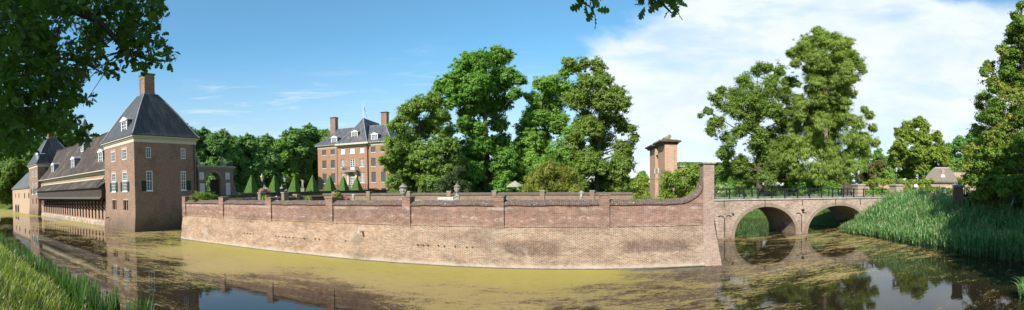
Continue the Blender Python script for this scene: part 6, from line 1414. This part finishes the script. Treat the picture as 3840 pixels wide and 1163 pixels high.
# ================================================================== THE OAK OVER THE CAMERA
half = [(0, .015), (.1, .03), (.17, .1), (.24, .155), (.3, .08), (.38, .16), (.47, .24), (.52, .11), (.6, .19), (.69, .27), (.74, .12), (.82, .16), (.9, .15), (.96, .06)]
OUT = half+[(1., 0)]+[(x, -y) for x, y in half[::-1]]
def inpoly(x, y, poly):
    r = np.zeros(len(x), bool); n = len(poly)
    for i in range(n):
        (x0, y0), (x1, y1) = poly[i], poly[(i+1) % n]; r ^= ((y0 > y) != (y1 > y)) & (x < (x1-x0)*(y-y0)/(y1-y0+1e-12)+x0)
    return r
c7 = 1/2.4375
ZA = [(-60, -40), (352, -40), (345, 55), (300, 65), (205, 58), (165, 80), (195, 130), (190, 190), (225, 225), (235, 260), (300, 275), (322, 290), (296, 320), (285, 345), (280, 365), (262, 405), (335, 378), (345, 384), (315, 404), (258, 418), (255, 440), (285, 458), (292, 480), (270, 505), (230, 505), (195, 505), (150, 530), (120, 555), (75, 585), (30, 598), (-60, 605)]
ZB = [(340, -40), (585, -40), (612, 35), (590, 60), (622, 95), (585, 105), (600, 130), (625, 150), (610, 165), (655, 180), (658, 245), (630, 250), (590, 255), (540, 290), (520, 290), (500, 270), (455, 240), (440, 200), (430, 170), (445, 140), (400, 110), (360, 70)]
ZC = [(330, 95), (385, 115), (405, 165), (390, 205), (370, 215), (395, 245), (450, 258), (460, 275), (440, 298), (395, 305), (360, 280), (330, 290), (290, 270), (280, 220), (320, 190), (310, 150)]
ZD = [(170, 65), (350, 62), (370, 110), (340, 210), (300, 240), (200, 195)]
ZE = [(285, 498), (300, 500), (335, 505), (346, 520), (330, 540), (310, 545), (290, 555), (275, 530)]
ZF = [(190, 515), (120, 575), (60, 600), (150, 525), (185, 500)]
T1 = [(2185, -60), (2262, -60), (2268, 10), (2250, 55), (2215, 58), (2200, 35), (2182, 30)]
T2 = [(2395, -60), (2575, -60), (2540, 10), (2545, 40), (2550, 60), (2525, 88), (2505, 75), (2470, 78), (2440, 60), (2412, 50), (2395, 15)]
t = thing('oak_tree', 'overhanging oak whose dark lobed leaves hang into the top left corner', 'tree', (-7.5, -3.5, 3.1))
B = np.array(t.location)
def rosettes(zone, n, d0, d1, g):
    xs = [p[0] for p in zone]; ys = [p[1] for p in zone]; x = g.uniform(min(xs), max(xs), n*4); y = g.uniform(min(ys), max(ys), n*4); k_ = inpoly(x, y, zone); x, y = x[k_][:n], y[k_][:n]-18
    d = g.uniform(d0, d1, len(x)); return np.array([at(a, b, c) for a, b, c in zip(x, y, d)])
g = np.random.default_rng(131)
def pixy(P): z = P[2]-HC+TA*P[0]+TB*P[1]; return H0-F*z/math.hypot(P[0], P[1])
hb = [np.array(q) for q in ((-6.8, -2.4, 10.2), (-3, 1.0, 9.0))]+[at(1800, -260, 3.4), at(2050, -160, 3.0), at(2350, -120, 2.9), at(2420, -60, 2.9)]
hi = []
for _ in range(900):
    i = min(len(hb)-2, int(random.random()*(len(hb)-1))); f = random.random()
    p = hb[i]*(1-f)+hb[i+1]*f+np.array([random.gauss(0, .35), random.gauss(0, .35), random.gauss(.12, .28)])
    if pixy(p) < -75 and len(hi) < 420: hi.append(p)
tips = [np.array(hi), rosettes(ZA, 1650, 5., 10., g), rosettes(ZA, 330, 4.2, 5.5, g), rosettes(ZB, 230, 4.6, 6.2, g), rosettes(ZC, 85, 4.8, 6.6, g), rosettes(ZD, 95, 6.5, 9.5, g), rosettes(ZE, 12, 4.3, 4.8, g), rosettes(ZF, 14, 5, 6, g), rosettes(T1, 6, 2.7, 3.0, g), rosettes(T2, 12, 2.7, 3.2, g)]
def high(n): return np.stack([g.uniform(-9, 3, n), g.uniform(-7, 3, n), g.uniform(9, 14, n)], 1)
allt = np.concatenate(tips); per = 5; n = len(allt)*per; c = np.repeat(allt, per, 0)
out = unit(g.normal(size=(n, 3))*np.array([1, 1, .7])+np.array([.12, .05, -.25])); nr = unit(g.normal(size=(n, 3))*.8+np.array([0, 0, .8])); nr = unit(nr-(nr*out).sum(1)[:, None]*out); sd = np.cross(nr, out)
ln = .08+.045*g.random(n); st = c+out*.015; k_ = len(OUT); V = np.empty((n, k_, 3))
for i, (a_, b_) in enumerate(OUT): V[:, i] = st+out*(ln*a_)[:, None]+sd*(ln*b_*1.25)[:, None]+nr*(ln*(.35*abs(b_)-.12*a_*a_))[:, None]
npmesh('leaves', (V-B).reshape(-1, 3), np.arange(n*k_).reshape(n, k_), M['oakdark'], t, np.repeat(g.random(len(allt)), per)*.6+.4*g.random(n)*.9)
gu = np.random.default_rng(140); lobs = [(np.array([-9.2+gu.normal()*1.6, -2.9+gu.normal()*1.4, 12.2+gu.normal()*.9])-B, 1.0+.7*gu.random()) for _ in range(24)]+[(np.array(q)-B, .95) for q in ((-2.0, -1.5, 10.1), (-1.3, -1.9, 10.3), (-2.8, -1.9, 10.6), (-1.2, -.9, 9.9), (-2.2, -2.6, 11.), (-.4, -1.3, 10.2))]
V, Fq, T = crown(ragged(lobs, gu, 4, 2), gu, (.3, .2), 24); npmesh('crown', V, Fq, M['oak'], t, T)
m = MB(); H_ = lambda p: Vector(tuple(np.asarray(p)-B))
m.tube([(0, 0, -.5), (.1, .1, 2), (.3, .3, 4.2), (.5, .5, 6.5)], [.62, .48, .42, .3], 12)
def bough(pts, r0, r1): k_ = len(pts); m.tube([H_(p) for p in pts], [r0+(r1-r0)*i/(k_-1) for i in range(k_)], 7)
top = B+np.array([.3, .3, 4.6]); top2 = B+np.array([.4, .4, 5.6])
bough([top2, at(-250, -150, 6), at(0, -60, 5.8), at(200, 10, 5.6), at(357, 68, 5.5), at(395, 105, 5.4), at(430, 143, 5.4), at(470, 190, 5.3), at(560, 225, 5.2), at(630, 230, 5.1)], .09, .008)
bough([at(370, 85, 5.5), at(350, 140, 5.6), at(330, 185, 5.7)], .012, .006); bough([at(430, 143, 5.4), at(520, 110, 5.4), at(590, 70, 5.4)], .014, .005)
bough([top, at(-200, 200, 7), at(0, 240, 7), at(100, 225, 7), at(200, 215, 7), at(300, 230, 6.5), at(400, 280, 5.8)], .07, .008)
bough([top, at(-150, 380, 6.5), at(0, 430, 6.3), at(80, 425, 6), at(200, 420, 5.6), at(300, 470, 4.8)], .06, .007)
bough([at(140, -40, 4.8), at(125, 90, 4.8), at(120, 140, 4.8), at(135, 200, 4.8), at(150, 260, 4.8)], .014, .005)
bough([top2+np.array([.2, .5, 1.2]), (-3, 1.0, 9.0), at(1800, -260, 3.4), at(2050, -160, 3.0), at(2220, -30, 2.8), at(2230, 30, 2.8)], .08, .006); bough([at(2050, -160, 3.0), at(2350, -120, 2.9), at(2470, 0, 2.9), at(2520, 50, 2.9)], .02, .005)
tw = g.permutation(len(allt))[:420]
main = np.array([p for p in [at(x, y, 5.6) for x, y in ((0, -60), (120, -10), (240, 20), (357, 68), (430, 143), (470, 190), (560, 225))]]+[at(x, y, 7) for x, y in ((0, 240), (100, 225), (200, 215), (300, 230))]+[at(x, y, 6.1) for x, y in ((0, 430), (80, 425), (200, 420))])
for i in tw:
    p = allt[i]
    j = np.argmin(((main-p)**2).sum(1)); 
    if ((main[j]-p)**2).sum() < 2.2: m.tube([H_(main[j]), H_(p*.5+main[j]*.5+np.array([0, 0, .05])), H_(p)], [.01, .006, .003], 4)
m.build('branches', M['bark'], t)
t2 = proto('leafy tree on the near bank whose shade falls across the reeds', 'bank_tree', 44, 'mixed', 18.5, 8., (.6, .42), 30, 34)
t2.location = (21.0, -4.5, 2.0)
# ================================================================== LIGHT, SKY, CAMERA
AZ, EL = 34., 37.        # sun: degrees left of straight behind the camera, elevation
sv = Vector((-math.sin(R(AZ))*math.cos(R(EL)), -math.cos(R(AZ))*math.cos(R(EL)), math.sin(R(EL))))
ld = bpy.data.lights.new('sun', 'SUN'); ld.energy = 5.0; ld.angle = R(.53); ld.color = (1., .945, .86)
so = bpy.data.objects.new('sun', ld); COL.objects.link(so); so.rotation_euler = sv.to_track_quat('Z', 'Y').to_euler(); so.location = sv*60
w = bpy.data.worlds.new('World'); SC.world = w; w.use_nodes = True; nt = w.node_tree; nt.nodes.clear()
class WT(NT):
    def __init__(s, t): s.t = t
k = WT(nt)
sky = k.n('ShaderNodeTexSky', sky_type='NISHITA'); sky.sun_disc = False; sky.sun_elevation = R(EL); sky.sun_rotation = R(180+AZ); sky.altitude = 0; sky.air_density = 1.0; sky.dust_density = .2; sky.ozone_density = 2.2
d = k.n('ShaderNodeTexCoord').outputs['Generated']; X, Y, Z = k.sep(d)
az = k.math('ARCTAN2', X, Y); hl = k.math('SQRT', k.math('ADD', k.math('MULTIPLY', X, X), k.math('MULTIPLY', Y, Y))); el = k.math('ARCTAN2', Z, hl)
cmb = k.n('ShaderNodeCombineXYZ'); k.set(cmb.inputs[0], az); k.set(cmb.inputs[1], k.math('MULTIPLY', el, 2.2)); P = cmb.outputs[0]
n1 = k.noise(P, 5.5, 8, .6, .3); n2 = k.noise(P, 2.2, 5, .55); nn = k.math('SUBTRACT', n1, .5); c3 = k.n('ShaderNodeMapping'); k.set(c3.inputs[0], P); c3.inputs['Scale'].default_value = (1., 2.2, 1); n3 = k.noise(c3.outputs[0], 4.5, 7, .58, .2)
# cloud bank: starts right of the central oaks, its edge climbing to the right
e1 = k.math('ADD', az, k.math('MULTIPLY', nn, .30)); m1 = k.ramp(e1, .13, .235)
topl = k.math('ADD', k.math('MULTIPLY', k.ramp(az, .2, .56), .15), .335)          # upper limit of the bank in elevation
m2 = k.ramp(k.math('SUBTRACT', k.math('ADD', el, k.math('MULTIPLY', nn, .16)), topl), -.035, .03, 1, 0)
m2b = k.ramp(k.math('ADD', k.math('SUBTRACT', el, k.ramp(az, .78, 1.2, .06, 0)), k.math('MULTIPLY', nn, .08)), .385, .425, 1, 0)
far_ = k.ramp(az, .7, .9)
m2 = k.math('ADD', k.math('MULTIPLY', m2, k.math('SUBTRACT', 1., far_)), k.math('MULTIPLY', m2b, far_))
dens = k.math('MULTIPLY', k.math('MULTIPLY', m1, m2), k.ramp(k.math('ADD', k.math('MULTIPLY', n2, .4), k.math('MULTIPLY', n3, .6)), .34, .54, .62, 1.))
lowf = k.ramp(k.math('ADD', el, k.math('MULTIPLY', nn, .12)), .03, .17, .5, 1.)
dens = k.math('MULTIPLY', dens, lowf)
# thin wisps low in the left sky
wq = k.n('ShaderNodeMapping'); k.set(wq.inputs[0], P); wq.inputs['Rotation'].default_value = (0, 0, R(-28)); wq.inputs['Scale'].default_value = (2., 8., 1)
wn = k.noise(wq.outputs[0], 3.2, 8, .62, .5)
win = k.math('MULTIPLY', k.math('MULTIPLY', k.ramp(az, -.84, -.72), k.ramp(az, -.45, -.2, 1, 0)), k.math('MULTIPLY', k.ramp(el, .1, .15), k.ramp(el, .2, .3, 1, 0)))
wis = k.math('MULTIPLY', k.ramp(wn, .5, .74, 0, .65), win)
wis2 = k.math('MULTIPLY', k.math('MULTIPLY', k.ramp(wn, .5, .8, 0, .35), k.math('MULTIPLY', k.ramp(az, -.35, -.2), k.ramp(az, .1, .25, 1, 0))), k.math('MULTIPLY', k.ramp(el, .12, .2), k.ramp(el, .26, .36, 1, 0)))
alld = k.math('MAXIMUM', k.math('MAXIMUM', dens, wis), wis2, clamp=True)
tint = k.mix(k.ramp(el, .02, .34), (1.0, 1.05, 1.0), (.68, 1.22, 1.28)); skyc = k.mix(k.ramp(el, .0, .36, .5, .06), k.mix(1., sky.outputs[0], tint, 'MULTIPLY'), (4.4, 5.3, 5.9))
ccol = k.mix(k.ramp(n1, .3, .7), (5.0, 5.8, 6.6), (6.2, 6.6, 7.0))
col = k.mix(alld, skyc, ccol)
bg = k.n('ShaderNodeBackground'); k.set(bg.inputs[0], col); bg.inputs[1].default_value = .1
ow = k.n('ShaderNodeOutputWorld'); nt.links.new(bg.outputs[0], ow.inputs[0])

cd = bpy.data.cameras.new('camera'); co = bpy.data.objects.new('camera', cd); COL.objects.link(co); SC.camera = co
fw = Vector((0, 1, -TB)).normalized(); up = Vector((TA, TB, 1)); up = (up-up.dot(fw)*fw).normalized(); rt = fw.cross(up)
co.matrix_world = Matrix(((rt.x, up.x, -fw.x, 0), (rt.y, up.y, -fw.y, 0), (rt.z, up.z, -fw.z, HC), (0, 0, 0, 1)))
cd.type = 'PANO'; cd.panorama_type = 'CENTRAL_CYLINDRICAL'
cd.central_cylindrical_range_u_min = -1920/F; cd.central_cylindrical_range_u_max = 1920/F
cd.central_cylindrical_range_v_min = -(1163-H0)/F; cd.central_cylindrical_range_v_max = H0/F; cd.central_cylindrical_radius = 1.
cd.clip_start = .05; cd.clip_end = 8000
SC.render.engine = 'CYCLES'
SC.view_settings.view_transform = 'Standard'; SC.view_settings.look = 'None'; SC.view_settings.exposure = .66; SC.view_settings.gamma = 1; SC.view_settings.use_curve_mapping = False
SC.cycles.max_bounces = 8; SC.cycles.transparent_max_bounces = 8
